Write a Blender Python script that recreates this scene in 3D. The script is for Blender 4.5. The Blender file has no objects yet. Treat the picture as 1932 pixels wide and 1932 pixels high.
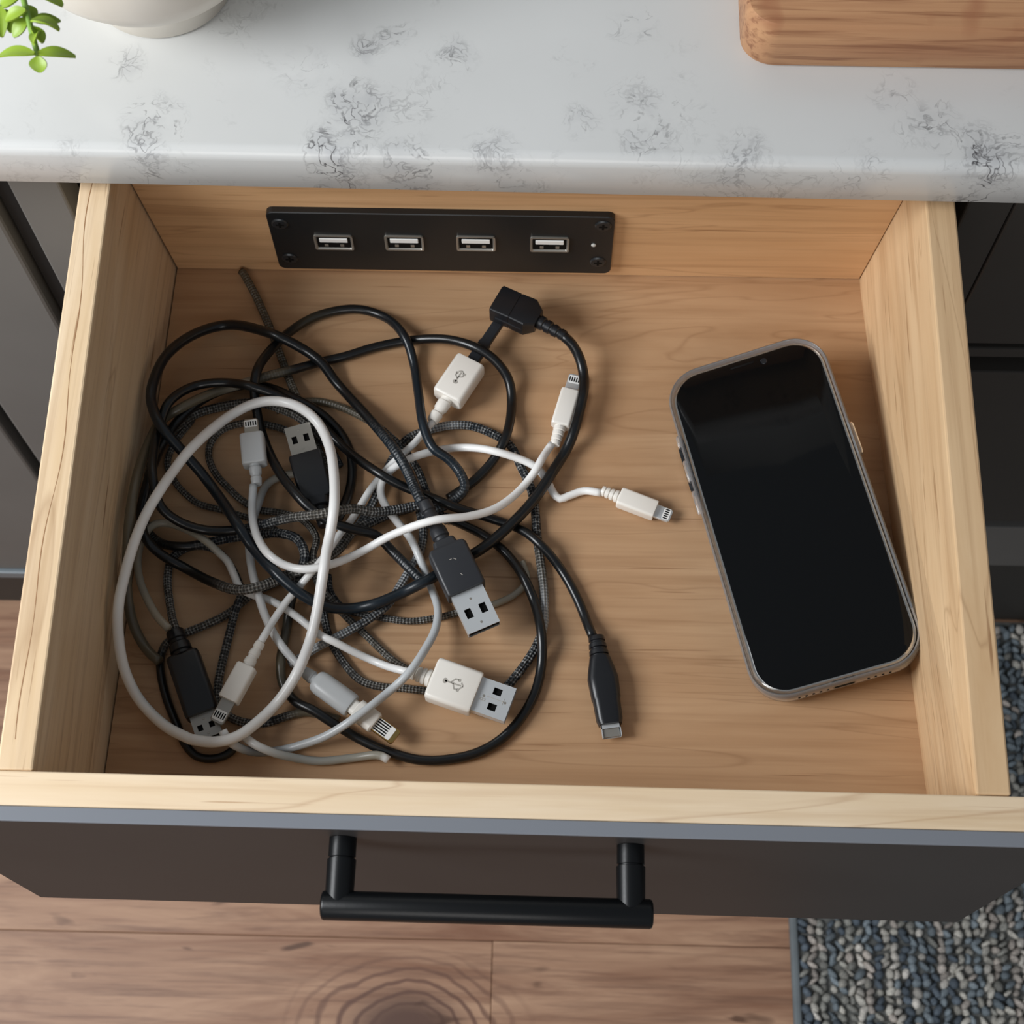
import bpy, bmesh, math, random
import numpy as np
from mathutils import Vector, Matrix, Euler
random.seed(7)
C = bpy.context.scene.collection
# ------------------------------------------------------------------ camera, sky, lights, exposure
G = {'cx': 0.01064, 'cy': -0.13436, 'cz': 0.65214, 'rx': 0.41143, 'ry': 0.00767, 'rz': 0.02341, 'f': 2866.27976, 'D': 0.28067, 'H': 0.09318, 'tl': 0.01386, 'tr': 0.0131, 'tf': 0.01308, 'tp': 0.00566, 'hp': 0.17718, 'pl': 0.04591, 'pr': 0.03557, 'blf': 0.00064, 'blb': 0.00383, 'brf': 0.00595, 'brb': -0.00677, 'tlf': 0.00056, 'tlb': -0.00467, 'trf': -0.00171, 'trb': 0.00218, 'fr': -0.00156}
PI = math.pi
cam_d = bpy.data.cameras.new('camera'); cam = bpy.data.objects.new('camera', cam_d); C.objects.link(cam)
cam.location = (G['cx'], G['cy'], G['cz']); cam.rotation_euler = Euler((G['rx'], G['ry'], G['rz']), 'XYZ')
cam_d.sensor_width = 36; cam_d.lens = 36*G['f']/1932; cam_d.clip_start = .01; cam_d.clip_end = 30
cam_d.dof.use_dof = True; cam_d.dof.focus_distance = .66; cam_d.dof.aperture_fstop = 22
bpy.context.scene.camera = cam
world = bpy.data.worlds.new('world'); bpy.context.scene.world = world; world.use_nodes = True
bg = world.node_tree.nodes['Background']; bg.inputs[0].default_value = (.86, .92, 1, 1); bg.inputs[1].default_value = .215
def area(name, loc, target, size, power, col):
    l = bpy.data.lights.new(name, 'AREA'); l.shape = 'RECTANGLE'; l.size, l.size_y = size; l.energy = power; l.color = col
    o = bpy.data.objects.new(name, l); C.objects.link(o); o.location = loc
    o.rotation_euler = (Vector(target)-Vector(loc)).to_track_quat('-Z', 'Y').to_euler(); return o
area('window_light', (-.88, -.08, .68), (0, .15, .05), (.50, .50), 14, (.96, .98, 1))
area('front_fill', (-.3, -1.6, 1.0), (0, .1, .0), (1.3, .8), 8.5, (1, .97, .94))  # unseen fill lamp, added to brighten the front-facing surfaces
vs = bpy.context.scene.view_settings; vs.view_transform = 'Standard'; vs.look = 'None'; vs.exposure = 0; vs.gamma = 1; vs.use_curve_mapping = False

CAM = np.array(cam.location); RM = np.array(cam.rotation_euler.to_matrix()); F = G['f']
def at(px, py, z=None, y=None):
    """world point that stands at this place of the photograph, on the plane z (or y)"""
    d = RM @ np.array([(px-966)/F, -(py-966)/F, -1.])
    t = (z-CAM[2])/d[2] if z is not None else (y-CAM[1])/d[1]
    return CAM+t*d
# ------------------------------------------------------------------ object helpers
def tag(o, label=None, cat=None, group=None, kind=None):
    for k, v in (('label', label), ('category', cat), ('group', group), ('kind', kind)):
        if v: o[k] = v
    return o
def thing(name, label, cat, loc=(0, 0, 0), rot=None, group=None):
    o = bpy.data.objects.new(name, None); C.objects.link(o); o.empty_display_size = .01
    o.matrix_world = Matrix.Translation(Vector(loc)) @ (rot.to_4x4() if rot else Matrix())
    return tag(o, label, cat, group)
def link(name, bm, mat, parent=None, world=True, smooth=False, label=None, kind=None):
    """one mesh object; with world=True the mesh is given in world space and moved under its parent"""
    me = bpy.data.meshes.new(name); 
    if world and parent is not None:
        M = parent['M'] if 'M' in parent else None
        top = parent
        mats = []
        while top is not None: mats.append(top.matrix_basis); top = top.parent
        T = Matrix()
        for m in reversed(mats): T = T @ m
        bm.transform(T.inverted())
    bm.to_mesh(me); bm.free()
    if smooth:
        for f in me.polygons: f.use_smooth = True
    if mat: me.materials.append(mat)
    o = bpy.data.objects.new(name, me); C.objects.link(o)
    if parent is not None: o.parent = parent
    return tag(o, label=label, kind=kind)
def autosmooth(o, ang=40):
    me = o.data
    for f in me.polygons: f.use_smooth = True
    bm = bmesh.new(); bm.from_mesh(me)
    for e in bm.edges:
        if len(e.link_faces) == 2 and e.calc_face_angle(0) > math.radians(ang): e.smooth = False
    bm.to_mesh(me); bm.free(); return o
def hexa(b, t, bev=0, seg=2, bm=None):
    """solid from four bottom and four top corners"""
    bm = bm or bmesh.new(); v = [bm.verts.new(q) for q in list(b)+list(t)]
    for f in ((3, 2, 1, 0), (4, 5, 6, 7), (0, 1, 5, 4), (1, 2, 6, 5), (2, 3, 7, 6), (3, 0, 4, 7)): bm.faces.new([v[i] for i in f])
    if bev:
        es = list({e for q in v for e in q.link_edges}); bmesh.ops.bevel(bm, geom=es, offset=bev, segments=seg, profile=.5, affect='EDGES')
    return bm
def box(x0, x1, y0, y1, z0, z1, bev=0, seg=2, bm=None):
    return hexa([(x0, y0, z0), (x1, y0, z0), (x1, y1, z0), (x0, y1, z0)], [(x0, y0, z1), (x1, y0, z1), (x1, y1, z1), (x0, y1, z1)], bev, seg, bm)
def rrect(hw, hh, r, n=4):
    r = min(r, hw*.999, hh*.999); out = []
    for cx, cy, a in ((hw-r, hh-r, 0), (-hw+r, hh-r, 90), (-hw+r, -hh+r, 180), (hw-r, -hh+r, 270)):
        for i in range(n+1):
            t = math.radians(a+90*i/n); out.append((cx+r*math.cos(t), cy+r*math.sin(t)))
    return out
def loft(secs, bm=None, n=4, axis='x', close=True):
    """rounded-rectangle sections (pos, half width, half height, radius[, offset z]) skinned along an axis"""
    bm = bm or bmesh.new(); rings = []
    for s in secs:
        x, hw, hh, r = s[:4]; dz = s[4] if len(s) > 4 else 0
        ring = []
        for a, b in rrect(hw, hh, r, n):
            ring.append(bm.verts.new((x, a, b+dz) if axis == 'x' else (a, b+dz, x)))
        rings.append(ring)
    for r0, r1 in zip(rings, rings[1:]):
        for i in range(len(r0)):
            j = (i+1) % len(r0); bm.faces.new((r0[i], r0[j], r1[j], r1[i]))
    if close: bm.faces.new(rings[0][::-1]); bm.faces.new(rings[-1])
    bmesh.ops.recalc_face_normals(bm, faces=bm.faces)
    return bm
def lathe(prof, n=48, bm=None, c=(0, 0, 0), axis='z'):
    bm = bm or bmesh.new(); rings = []
    for r, z in prof:
        ring = []
        for i in range(n):
            a = 2*PI*i/n; q = (r*math.cos(a), r*math.sin(a), z)
            if axis == 'y': q = (q[0], -q[2], q[1])
            if axis == 'x': q = (q[2], q[0], q[1])
            ring.append(bm.verts.new((c[0]+q[0], c[1]+q[1], c[2]+q[2])))
        rings.append(ring)
    for r0, r1 in zip(rings, rings[1:]):
        for i in range(n):
            j = (i+1) % n; bm.faces.new((r0[i], r0[j], r1[j], r1[i]))
    bm.faces.new(rings[0][::-1]); bm.faces.new(rings[-1]); bmesh.ops.recalc_face_normals(bm, faces=bm.faces)
    return bm
def bulk(bm, fn):
    for v in bm.verts: v.co = fn(v.co)
    return bm
# ------------------------------------------------------------------ material helpers
class N:
    def __init__(s, name):
        s.m = bpy.data.materials.new(name); s.m.use_nodes = True; s.t = s.m.node_tree; s.b = s.t.nodes['Principled BSDF']; s._c = {}
    def n(s, kind, **k):
        o = s.t.nodes.new(kind); ins = k.pop('i', {})
        for a, b in k.items(): setattr(o, a, b)
        for a, b in ins.items(): s.set(o, a, b)
        return o
    def set(s, o, a, b):
        if hasattr(b, 'bl_idname') and hasattr(b, 'outputs'): b = b.outputs[0]
        if isinstance(b, bpy.types.NodeSocket): s.t.links.new(b, o.inputs[a])
        else: o.inputs[a].default_value = b
    def coord(s, scale=(1, 1, 1), loc=(0, 0, 0), which='Object', rot=(0, 0, 0)):
        c = s.n('ShaderNodeTexCoord'); m = s.n('ShaderNodeMapping'); s.t.links.new(c.outputs[which], m.inputs[0])
        m.inputs['Scale'].default_value = scale; m.inputs['Location'].default_value = loc; m.inputs['Rotation'].default_value = rot; return m.outputs[0]
    def geo(s): return s.n('ShaderNodeNewGeometry').outputs['Position']
    def noise(s, vec, scale=5, detail=4, rough=.5, dist=0):
        return s.n('ShaderNodeTexNoise', i={'Vector': vec, 'Scale': scale, 'Detail': detail, 'Roughness': rough, 'Distortion': dist}).outputs[0]
    def math(s, op, a, b=0., c=0.):
        return s.n('ShaderNodeMath', operation=op, i={0: a, 1: b, 2: c}).outputs[0]
    def vmath(s, op, a, b=(0, 0, 0)):
        o = s.n('ShaderNodeVectorMath', operation=op, i={0: a, 1: b}); return o.outputs['Value' if op in ('LENGTH', 'DISTANCE', 'DOT_PRODUCT') else 'Vector']
    def ramp(s, fac, stops, interp='LINEAR'):
        r = s.n('ShaderNodeValToRGB', i={0: fac}); cr = r.color_ramp; cr.interpolation = interp
        while len(cr.elements) < len(stops): cr.elements.new(.5)
        for e, (q, c) in zip(cr.elements, stops):
            e.position = q; e.color = (*c, 1) if hasattr(c, '__len__') else (c, c, c, 1)
        return r.outputs[0]
    def mix(s, fac, a, b, mode='MIX'):
        o = s.n('ShaderNodeMix', data_type='RGBA', blend_type=mode); s.set(o, 0, fac)
        for k, v in ((6, a), (7, b)):
            if isinstance(v, tuple) and len(v) == 3: v = (*v, 1)
            s.set(o, k, v)
        return o.outputs[2]
    def bump(s, h, strength=.3, dist=.001):
        b = s.n('ShaderNodeBump', i={'Height': h, 'Strength': strength, 'Distance': dist}); s.set(s.b, 'Normal', b.outputs[0]); return b
    def base(s, c): s.set(s.b, 'Base Color', (*c, 1) if isinstance(c, tuple) else c); return s
    def p(s, **k):
        for a, v in k.items(): s.set(s.b, a.replace('_', ' '), v)
        return s
def lin(r, g, b):
    f = lambda c: (c/255/12.92 if c <= 10 else ((c/255+.055)/1.055)**2.4); return (f(r), f(g), f(b))
def plain(name, rgb, rough=.5, metal=0., bump=0., spec=.5, noise=0.):
    m = N(name); c = lin(*rgb)
    if noise:
        k = m.noise(m.coord(), 60, 4); m.base(m.mix(k, tuple(x*(1-noise) for x in c), tuple(min(1, x*(1+noise)) for x in c)))
    else: m.base(c)
    m.p(Roughness=rough, Metallic=metal, Specular_IOR_Level=spec)
    if bump: m.bump(m.noise(m.coord(), 900, 2), bump, .0003)
    return m.m
def maple(name, grain='y', base=(224, 186, 138), dark=(186, 138, 88), streak=(138, 96, 60), seed=0, fine=1., rough=.42):
    """maple board: long streaks along the grain axis, soft figure, thin brown flecks"""
    m = N(name); L = {'x': (.10, 1, 1), 'y': (1, .10, 1), 'z': (1, 1, .10)}[grain]
    L2 = {'x': (.03, 1, 1), 'y': (1, .03, 1), 'z': (1, 1, .03)}[grain]
    off = (seed*1.37, seed*.73, seed*2.1); v = m.coord(L, off); v2 = m.coord(L2, off)
    fig = m.noise(v, 46, 5, .6, .9)
    wav = m.noise(v2, 190*fine, 3, .6, .4); big = m.noise(m.coord((1, 1, 1), off), 13, 3, .5, .5)
    c = m.mix(m.ramp(fig, [(.32, 0.), (.68, 1.)]), lin(*dark), lin(*base))
    c = m.mix(m.ramp(wav, [(.30, .55), (.52, 0.)]), c, m.mix(.5, lin(*streak), lin(*dark)))
    c = m.mix(m.ramp(big, [(.35, .30), (.65, 0.)]), c, lin(*dark))
    line = m.noise(v, 24, 3, .5, 1.1); ln = m.math('ABSOLUTE', m.math('SUBTRACT', line, .5))
    c = m.mix(m.ramp(ln, [(.0, .30), (.010, 0.)]), c, lin(*streak))
    fl = m.noise(v2, 420*fine, 2, .5); c = m.mix(m.ramp(fl, [(.26, .7), (.33, 0.)]), c, lin(*streak))
    m.base(c); m.p(Roughness=rough, Specular_IOR_Level=.4); m.bump(wav, .12, .0004); return m.m
M = {}
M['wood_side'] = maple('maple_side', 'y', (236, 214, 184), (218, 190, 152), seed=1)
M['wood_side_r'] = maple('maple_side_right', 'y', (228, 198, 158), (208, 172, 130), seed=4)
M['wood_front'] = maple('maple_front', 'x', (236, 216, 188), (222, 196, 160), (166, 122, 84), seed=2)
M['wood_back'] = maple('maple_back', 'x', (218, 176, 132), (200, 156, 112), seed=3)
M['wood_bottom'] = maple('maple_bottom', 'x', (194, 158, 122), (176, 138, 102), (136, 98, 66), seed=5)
# painted fronts: dark warm grey satin
def paint(name, rgb, rough):
    m = N(name); k = m.noise(m.coord(), 14, 3, .5); c = lin(*rgb)
    m.base(m.mix(k, tuple(x*.88 for x in c), tuple(x*1.12 for x in c))); m.p(Roughness=rough, Specular_IOR_Level=.28); m.bump(m.noise(m.coord(), 400, 2), .05, .0003); return m.m
M['paint'] = paint('charcoal_paint', (64, 62, 61), .50)
M['paint_left'] = paint('grey_paint', (108, 108, 106), .45)
M['paint_right'] = paint('dark_grey_paint', (66, 64, 61), .5)
M['gap'] = plain('dark_recess', (18, 17, 16), .8)
M['black_metal'] = plain('matt_black_metal', (10, 12, 14), .34, 0, .05, .35)
M['plate'] = plain('black_anodised_plate', (22, 25, 27), .40, 0, .05)
M['screw'] = plain('black_screw', (52, 54, 56), .28, .5)
M['steel'] = plain('steel', (214, 218, 220), .34, .55, 0, .5)
M['dull_steel'] = plain('dull_steel', (168, 164, 156), .34, .7)
M['dark_hole'] = plain('dark_hole', (12, 11, 10), .7, 0, 0, .15)
M['tongue'] = plain('white_tongue', (235, 235, 232), .4)
M['gold'] = plain('gilt_contact', (190, 160, 100), .3, 1)
M['white_plastic'] = plain('white_plastic', (232, 228, 220), .34)
M['grey_plastic'] = plain('pale_grey_plastic', (186, 189, 190), .36)
M['symbol'] = plain('grey_symbol', (172, 168, 160), .5)
M['black_plastic'] = plain('black_plastic', (20, 22, 26), .36)
M['charcoal_plastic'] = plain('charcoal_plastic', (40, 42, 46), .42)
M['led'] = plain('led_lens', (190, 190, 185), .3)
# quartz worktop
def quartz():
    m = N('veined_quartz'); P = m.geo()
    w = m.n('ShaderNodeTexNoise', i={'Vector': P, 'Scale': 60., 'Detail': 4.}).outputs['Color']
    wv = m.vmath('ADD', P, m.vmath('SCALE', m.vmath('SUBTRACT', w, (.5, .5, .5))))
    sc = [n for n in m.t.nodes if n.bl_idname == 'ShaderNodeVectorMath' and n.operation == 'SCALE'][0]; sc.inputs['Scale'].default_value = .016
    def ridge(sc, det, w0, w1, ds): return m.ramp(m.math('ABSOLUTE', m.math('SUBTRACT', m.noise(wv, sc, det, .55, ds), .5)), [(w0, 1.), (w1, 0.)])
    brk = m.ramp(m.noise(P, 150, 3, .6), [(.40, .0), (.56, 1.)])
    l1 = m.math('MULTIPLY', ridge(85, 2, .004, .030, .8), brk); l2 = m.math('MULTIPLY', ridge(150, 2, .006, .05, .4), m.ramp(m.noise(P, 60, 2), [(.42, 0.), (.60, 1.)]))
    # where the veining gathers in the slab: strings of patches running diagonally
    spots = [(-.066, .316, .008, .7), (-.055, .322, .008, .55), (-.0677, .284, .014, 1.), (-.072, .272, .014, 1.), (-.0801, .2605, .013, 1.),
             (-.156, .274, .014, .8), (-.1563, .262, .01, .6), (-.093, .301, .012, .35), (.052, .284, .011, .65), (.055, .268, .012, .65), (.027, .277, .009, .45),
             (-.028, .311, .010, .6), (-.012, .262, .012, .45), (.177, .278, .012, .7), (.196, .262, .017, 1.), (.160, .295, .010, .4), (.095, .262, .012, .55),
             (-.19, .255, .010, .25), (-.045, .255, .014, .6), (-.005, .252, .012, .4), (.085, .252, .010, .3), (.145, .256, .012, .35), (.05, .328, .01, .5), (-.17, .303, .009, .6)]
    for k in range(26):
        x = random.uniform(-1.2, 1.2); y = random.uniform(.27, .85)
        if abs(x) > .25 or y > .40: spots.append((x, y, random.uniform(.015, .04), random.uniform(.4, .9)))
    acc = None; sp = m.n('ShaderNodeSeparateXYZ', i={0: wv}); flat = m.n('ShaderNodeCombineXYZ', i={0: sp.outputs[0], 1: sp.outputs[1]}).outputs[0]
    for x, y, r, a in spots:
        d = m.vmath('DISTANCE', flat, (x, y, 0.)); g = m.math('MULTIPLY', m.n('ShaderNodeMapRange', interpolation_type='SMOOTHSTEP', i={'Value': d, 'From Min': r*1.35, 'From Max': r*.2}).outputs[0], a)
        acc = g if acc is None else m.math('MAXIMUM', acc, g)
    gate = m.ramp(m.noise(P, 26, 3, .6, .6), [(.54, 0.), (.68, .35)])
    v1 = m.math('MULTIPLY', l1, m.math('MAXIMUM', acc, gate)); v2 = m.math('MULTIPLY', l2, m.math('MULTIPLY', m.math('MAXIMUM', acc, gate), .7))
    halo = m.math('MULTIPLY', m.ramp(m.noise(wv, 60, 3), [(.40, 0.), (.65, 1.)]), m.math('MULTIPLY', acc, .40))
    c = m.mix(m.noise(P, 12, 3, .5), lin(203, 204, 202), lin(216, 217, 216))
    c = m.mix(halo, c, lin(150, 152, 158)); c = m.mix(m.math('MULTIPLY', m.math('MAXIMUM', v1, v2), 1.), c, lin(80, 78, 80))
    m.base(c); m.p(Roughness=.22); return m.m
M['quartz'] = quartz()
# ------------------------------------------------------------------ dimensions
W2 = .177; D = G['D']; H = G['H']; PL = -W2-G['pl']; PR = W2+G['pr']; FR = G['fr']
ZF = -.60; YC = .28; CT0, CT1 = .1005, .126
fy = lambda x, y0: y0+FR*(x+W2)/(2*W2)             # the drawer front runs slightly askew
# ------------------------------------------------------------------ the room: floor of planks, back wall
def plank_mat():
    m = N('brown_oak_plank'); P = m.geo(); oi = m.n('ShaderNodeObjectInfo').outputs['Random']
    sh = m.n('ShaderNodeCombineXYZ', i={0: m.math('MULTIPLY', oi, 7.), 1: 0., 2: m.math('MULTIPLY', oi, 3.)}).outputs[0]
    Q = m.vmath('ADD', P, sh)
    S = m.vmath('MULTIPLY', Q, (.11, 1, 1)); S2 = m.vmath('MULTIPLY', Q, (.05, 1, 1))
    K = m.vmath('MULTIPLY', m.vmath('SUBTRACT', P, (-.085, -.030, ZF)), (.62, 1, 1)); kd = m.vmath('LENGTH', K)
    fig = m.noise(S, 34, 5, .6, 1.2); fine = m.noise(S2, 190, 4, .65, .5)
    kn = m.n('ShaderNodeTexNoise', i={'Vector': P, 'Scale': 17., 'Detail': 3.}).outputs[0]
    rings = m.math('SINE', m.math('ADD', m.math('MULTIPLY', kd, 760.), m.math('MULTIPLY', kn, 15.)))
    near = m.n('ShaderNodeMapRange', interpolation_type='SMOOTHSTEP', i={'Value': kd, 'From Min': .070, 'From Max': .030}).outputs[0]
    c = m.mix(m.ramp(fig, [(.3, 0.), (.7, 1.)]), lin(146, 104, 80), lin(204, 164, 134))
    c = m.mix(m.ramp(fine, [(.32, .6), (.52, 0.)]), c, lin(122, 88, 70))
    c = m.mix(m.math('MULTIPLY', m.ramp(rings, [(.2, 0.), (.95, .85)]), near), c, lin(104, 70, 58))
    c = m.mix(m.n('ShaderNodeMapRange', interpolation_type='SMOOTHSTEP', i={'Value': kd, 'From Min': .040, 'From Max': .008}).outputs[0], c, lin(98, 70, 58))
    c = m.mix(m.math('MULTIPLY', oi, .25), c, lin(120, 88, 70))
    sp = m.noise(m.vmath('MULTIPLY', Q, (.35, 1, 1)), 55, 2, .5, .5); c = m.mix(m.ramp(sp, [(.25, .8), (.33, 0.)]), c, lin(84, 56, 42))
    m.base(c); m.p(Roughness=.5); m.bump(fine, .15, .0006); return m.m
M['plank'] = plank_mat()
fl = link('floor', box(-1.6, 1.6, -1.3, .9, ZF-.04, ZF-.008), M['gap']); tag(fl, kind='structure')
rows = 0; y = .0368-.147*9
while y < .9:
    x = -1.6 - random.uniform(0, .8)
    if abs(y-(.0368-.147)) < 1e-3: x = -.0183-.0001-1.2*2
    while x < 1.6:
        a, b = max(x, -1.6), min(x+1.2, 1.6)
        if b-a > .05 and y+.147 > -1.3:
            o = link('plank', box(a+.0002, b-.0002, max(y, -1.3)+.0002, min(y+.147, .9)-.0002, ZF-.008, ZF, .0005, 1), M['plank'], fl)
        x += 1.2
    y += .147
tag(link('wall_back', box(-1.6, 1.6, .86, .9, ZF, 1.2), plain('off_white_wall', (205, 204, 200), .8, noise=.03)), kind='structure')
# ------------------------------------------------------------------ cabinets under the worktop
def cab(name, label, x0, x1, mat):
    t = thing(name, label, 'cabinet', ((x0+x1)/2, YC+.25, ZF), None, 'base cabinets under the worktop')
    link('toe_kick', box(x0, x1, .318, .335, ZF, -.42), M['paint_right'], t)
    return t
def facebox(t, name, x0, x1, z0, z1, mat, y0=YC, th=.018, bev=.0012, parent=None):
    return link(name, box(x0, x1, y0, y0+th, z0, z1, bev), mat, parent or t)
def shaker(t, name, x0, x1, z0, z1, mat, st=.05):
    d = facebox(t, name, x0+st-.002, x1-st+.002, z0+st-.002, z1-st+.002, mat, YC+.006, .010)
    for a, b, c, e, nm in ((x0, x0+st, z0, z1, 'stile'), (x1-st, x1, z0, z1, 'stile'), (x0+st, x1-st, z0, z0+st, 'rail'), (x0+st, x1-st, z1-st, z1, 'rail')):
        facebox(t, nm, a, b, c, e, mat, YC, .018, .0012, d)
    return d
ZB = -.425
# middle unit that carries the drawer
t = cab('base_cabinet', 'grey base cabinet behind the open drawer, its frame seen on both sides of the drawer', -.237, .226, M['paint_left'])
for x0, x1, mt in ((-.237, -.213, M['paint_left']), (.2065, .2275, M['paint_right'])): facebox(t, 'stile', x0, x1, ZB, CT0, mt)
facebox(t, 'rail', -.213, .2065, -.105, -.088, M['paint_left'])
facebox(t, 'cupboard_door', -.211, .2045, ZB, -.108, M['paint_left'])
link('side_panel', box(-.237, -.219, YC+.018, .82, ZB, CT0), M['gap'], t); link('side_panel', box(.2105, .2275, YC+.018, .82, ZB, CT0), M['gap'], t)
link('bottom_board', box(-.219, .2105, YC+.018, .82, -.42, -.405), M['gap'], t); link('back_board', box(-.219, .2105, .81, .82, -.405, CT0), M['gap'], t)
# left unit: two framed doors
t = cab('base_cabinet', 'mid grey cabinet left of the drawer with flat doors and a dark gap', -1.0, -.2475, M['paint_left'])
facebox(t, 'gap_shade_strip', -.2475, -.2385, ZB, CT0, M['gap'], YC+.006)  # near-black strip: shade of the open gap between units put into colour
link('carcass', box(-1.0, -.249, YC+.019, .82, ZB, CT0), M['gap'], t)
facebox(t, 'door', -.312, -.2495, ZB, CT0-.003, M['paint_left'], YC, .018, .002)
facebox(t, 'door', -.66, -.320, ZB, CT0-.003, M['paint_left'], YC, .018, .002)
facebox(t, 'door', -1.0, -.664, ZB, CT0-.003, M['paint_left'], YC, .018, .002)
link('bottom_trim', box(-1.0, -.2475, YC-.003, YC+.015, -.436, -.4255, .001), plain('blue_grey_trim', (112, 122, 128), .4), t)
# right unit: wide drawer fronts with dark finger grooves
t = cab('base_cabinet', 'near-black cabinet right of the drawer with stacked wide drawer fronts and dark grooves', .2275, 1.0, M['paint_right'])
link('carcass', box(.229, 1.0, YC+.019, .82, ZB, CT0), M['gap'], t)
facebox(t, 'drawer_front', .2281, 1.0, -.061, CT0-.003, M['paint_right'], YC)
facebox(t, 'rail', .2281, 1.0, -.079, -.0695, M['paint_right'], YC+.002)
facebox(t, 'drawer_front', .2281, 1.0, -.299, -.092, M['paint_right'], YC)
facebox(t, 'bottom_rail', .2281, 1.0, -.385, -.315, M['paint_left'], YC+.002)
# worktop
def slab():
    bm = bmesh.new(); r = .0055; y0, y1 = .2588, .86; prof = []
    for i in range(9):
        a = PI/2*i/8; prof.append((y0+r-r*math.sin(a), CT1-r+r*math.cos(a)))
    prof = [(y1, CT1)]+prof+[(y0+.0, CT0+.002), (y0+.002, CT0), (y1, CT0)]
    for x in (-1.15, 1.15):
        k = -(x+.2277)*.00805
        vv = [bm.verts.new((x, yy+(k if yy < .5 else 0), zz)) for yy, zz in prof]
        if x < 0: va = vv
    n = len(prof)
    for i in range(n): j = (i+1) % n; bm.faces.new((va[i], va[j], vv[j], vv[i]))
    bm.faces.new(va); bm.faces.new(vv[::-1]); bmesh.ops.recalc_face_normals(bm, faces=bm.faces); return bm
o = link('worktop', slab(), M['quartz']); autosmooth(o, 50); tag(o, 'white quartz worktop with grey veining and a rounded front edge', 'worktop')
# ------------------------------------------------------------------ the pulled-out drawer
dr = thing('drawer', 'pulled-out pale maple drawer with dark grey front and black bar handle', 'drawer', (0, .13, -.006))
g = G; y1 = D+.013; xe = lambda f, b, y: f+(b-f)*y/D
def sideboard(L):
    if L: bi = lambda y: -W2+xe(g['blf'], g['blb'], y); ti = lambda y: -W2+xe(g['tlf'], g['tlb'], y); s, th = -1, g['tl']
    else: bi = lambda y: W2+xe(g['brf'], g['brb'], y); ti = lambda y: W2+xe(g['trf'], g['trb'], y); s, th = 1, g['tr']
    ya = fy(s*W2, 0)+.0002
    b = [(bi(ya), ya, -.008), (ti(ya)+s*th, ya, -.008), (ti(y1)+s*th, y1, -.008), (bi(y1), y1, -.008)]
    tt = [(ti(ya), ya, H), (ti(ya)+s*th, ya, H), (ti(y1)+s*th, y1, H), (ti(y1), y1, H)]
    if L: b = [b[1], b[0], b[3], b[2]]; tt = [tt[1], tt[0], tt[3], tt[2]]
    return hexa(b, tt, .0009, 2)
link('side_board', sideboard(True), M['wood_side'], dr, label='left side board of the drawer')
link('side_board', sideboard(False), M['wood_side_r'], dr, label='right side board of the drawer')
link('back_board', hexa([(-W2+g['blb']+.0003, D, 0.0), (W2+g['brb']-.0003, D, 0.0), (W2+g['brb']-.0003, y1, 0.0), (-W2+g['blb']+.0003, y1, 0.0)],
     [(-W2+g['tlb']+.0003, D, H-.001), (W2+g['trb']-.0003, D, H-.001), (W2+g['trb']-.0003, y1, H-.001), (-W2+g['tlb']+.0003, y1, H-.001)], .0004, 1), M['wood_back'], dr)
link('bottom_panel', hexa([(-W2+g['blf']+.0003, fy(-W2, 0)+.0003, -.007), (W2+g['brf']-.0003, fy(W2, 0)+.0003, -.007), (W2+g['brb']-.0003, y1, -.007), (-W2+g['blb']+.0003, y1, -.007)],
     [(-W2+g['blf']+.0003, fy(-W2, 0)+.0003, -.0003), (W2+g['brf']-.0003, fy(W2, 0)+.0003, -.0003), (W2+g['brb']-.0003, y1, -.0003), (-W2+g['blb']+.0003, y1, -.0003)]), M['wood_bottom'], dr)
def askew(x0, x1, ya, yb, z0, z1, bev):
    return hexa([(x0, fy(x0, ya), z0), (x1, fy(x1, ya), z0), (x1, fy(x1, yb), z0), (x0, fy(x0, yb), z0)], [(x0, fy(x0, ya), z1), (x1, fy(x1, ya), z1), (x1, fy(x1, yb), z1), (x0, fy(x0, yb), z1)], bev, 3)
link('front_board', askew(PL+.001, PR-.001, -G['tf'], 0, H-.125, H, .0008), M['wood_front'], dr)
YP = -G['tf']-G['tp']
df = link('drawer_front', askew(PL, PR, YP, -G['tf']-.0001, H-G['hp'], H-.0014, .0008), M['paint'], dr)
link('edge_sheen_strip', askew(PL, PR, YP-.0001, -G['tf']-.0001, H-.0014, H-.0002, .0005), plain('painted_edge_sheen', (122, 126, 133), .32, 0, .03), df, label='bluish grey top edge band')  # added lighter strip: sky sheen on the top edge put into its colour
# bar handle: a round bar on two sleeved posts
xa, xb, yb, zb = -.0668, .0563, -.0443, .077
hb = link('handle', lathe([(.0040, 0), (.0050, .0004), (.0054, .0012), (.0054, xb-xa-.0012), (.0050, xb-xa-.0004), (.0040, xb-xa)], 32, c=(0, 0, 0), axis='x'), M['black_metal'], dr, world=False)
hb.location = Vector((xa, yb, zb))-dr.location; hb.rotation_euler = (0, 0, math.atan2(FR, 2*W2)); autosmooth(hb, 50)
for x in (-.0603, .0482):
    yy = fy(x, YP)-.0002; ln = yy-yb-.001
    pb = lathe([(.0052, 0), (.0052, ln*.30), (.0049, ln*.31), (.0049, ln*.325), (.0055, ln*.335), (.0053, ln)], 32, axis='y', c=(x, yy, zb))
    q = link('post', pb, M['black_metal'], hb); autosmooth(q, 50)
sbl = [o for o in dr.children if o.name == 'side_board'][0]; bm = bmesh.new(); ya = .012
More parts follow.
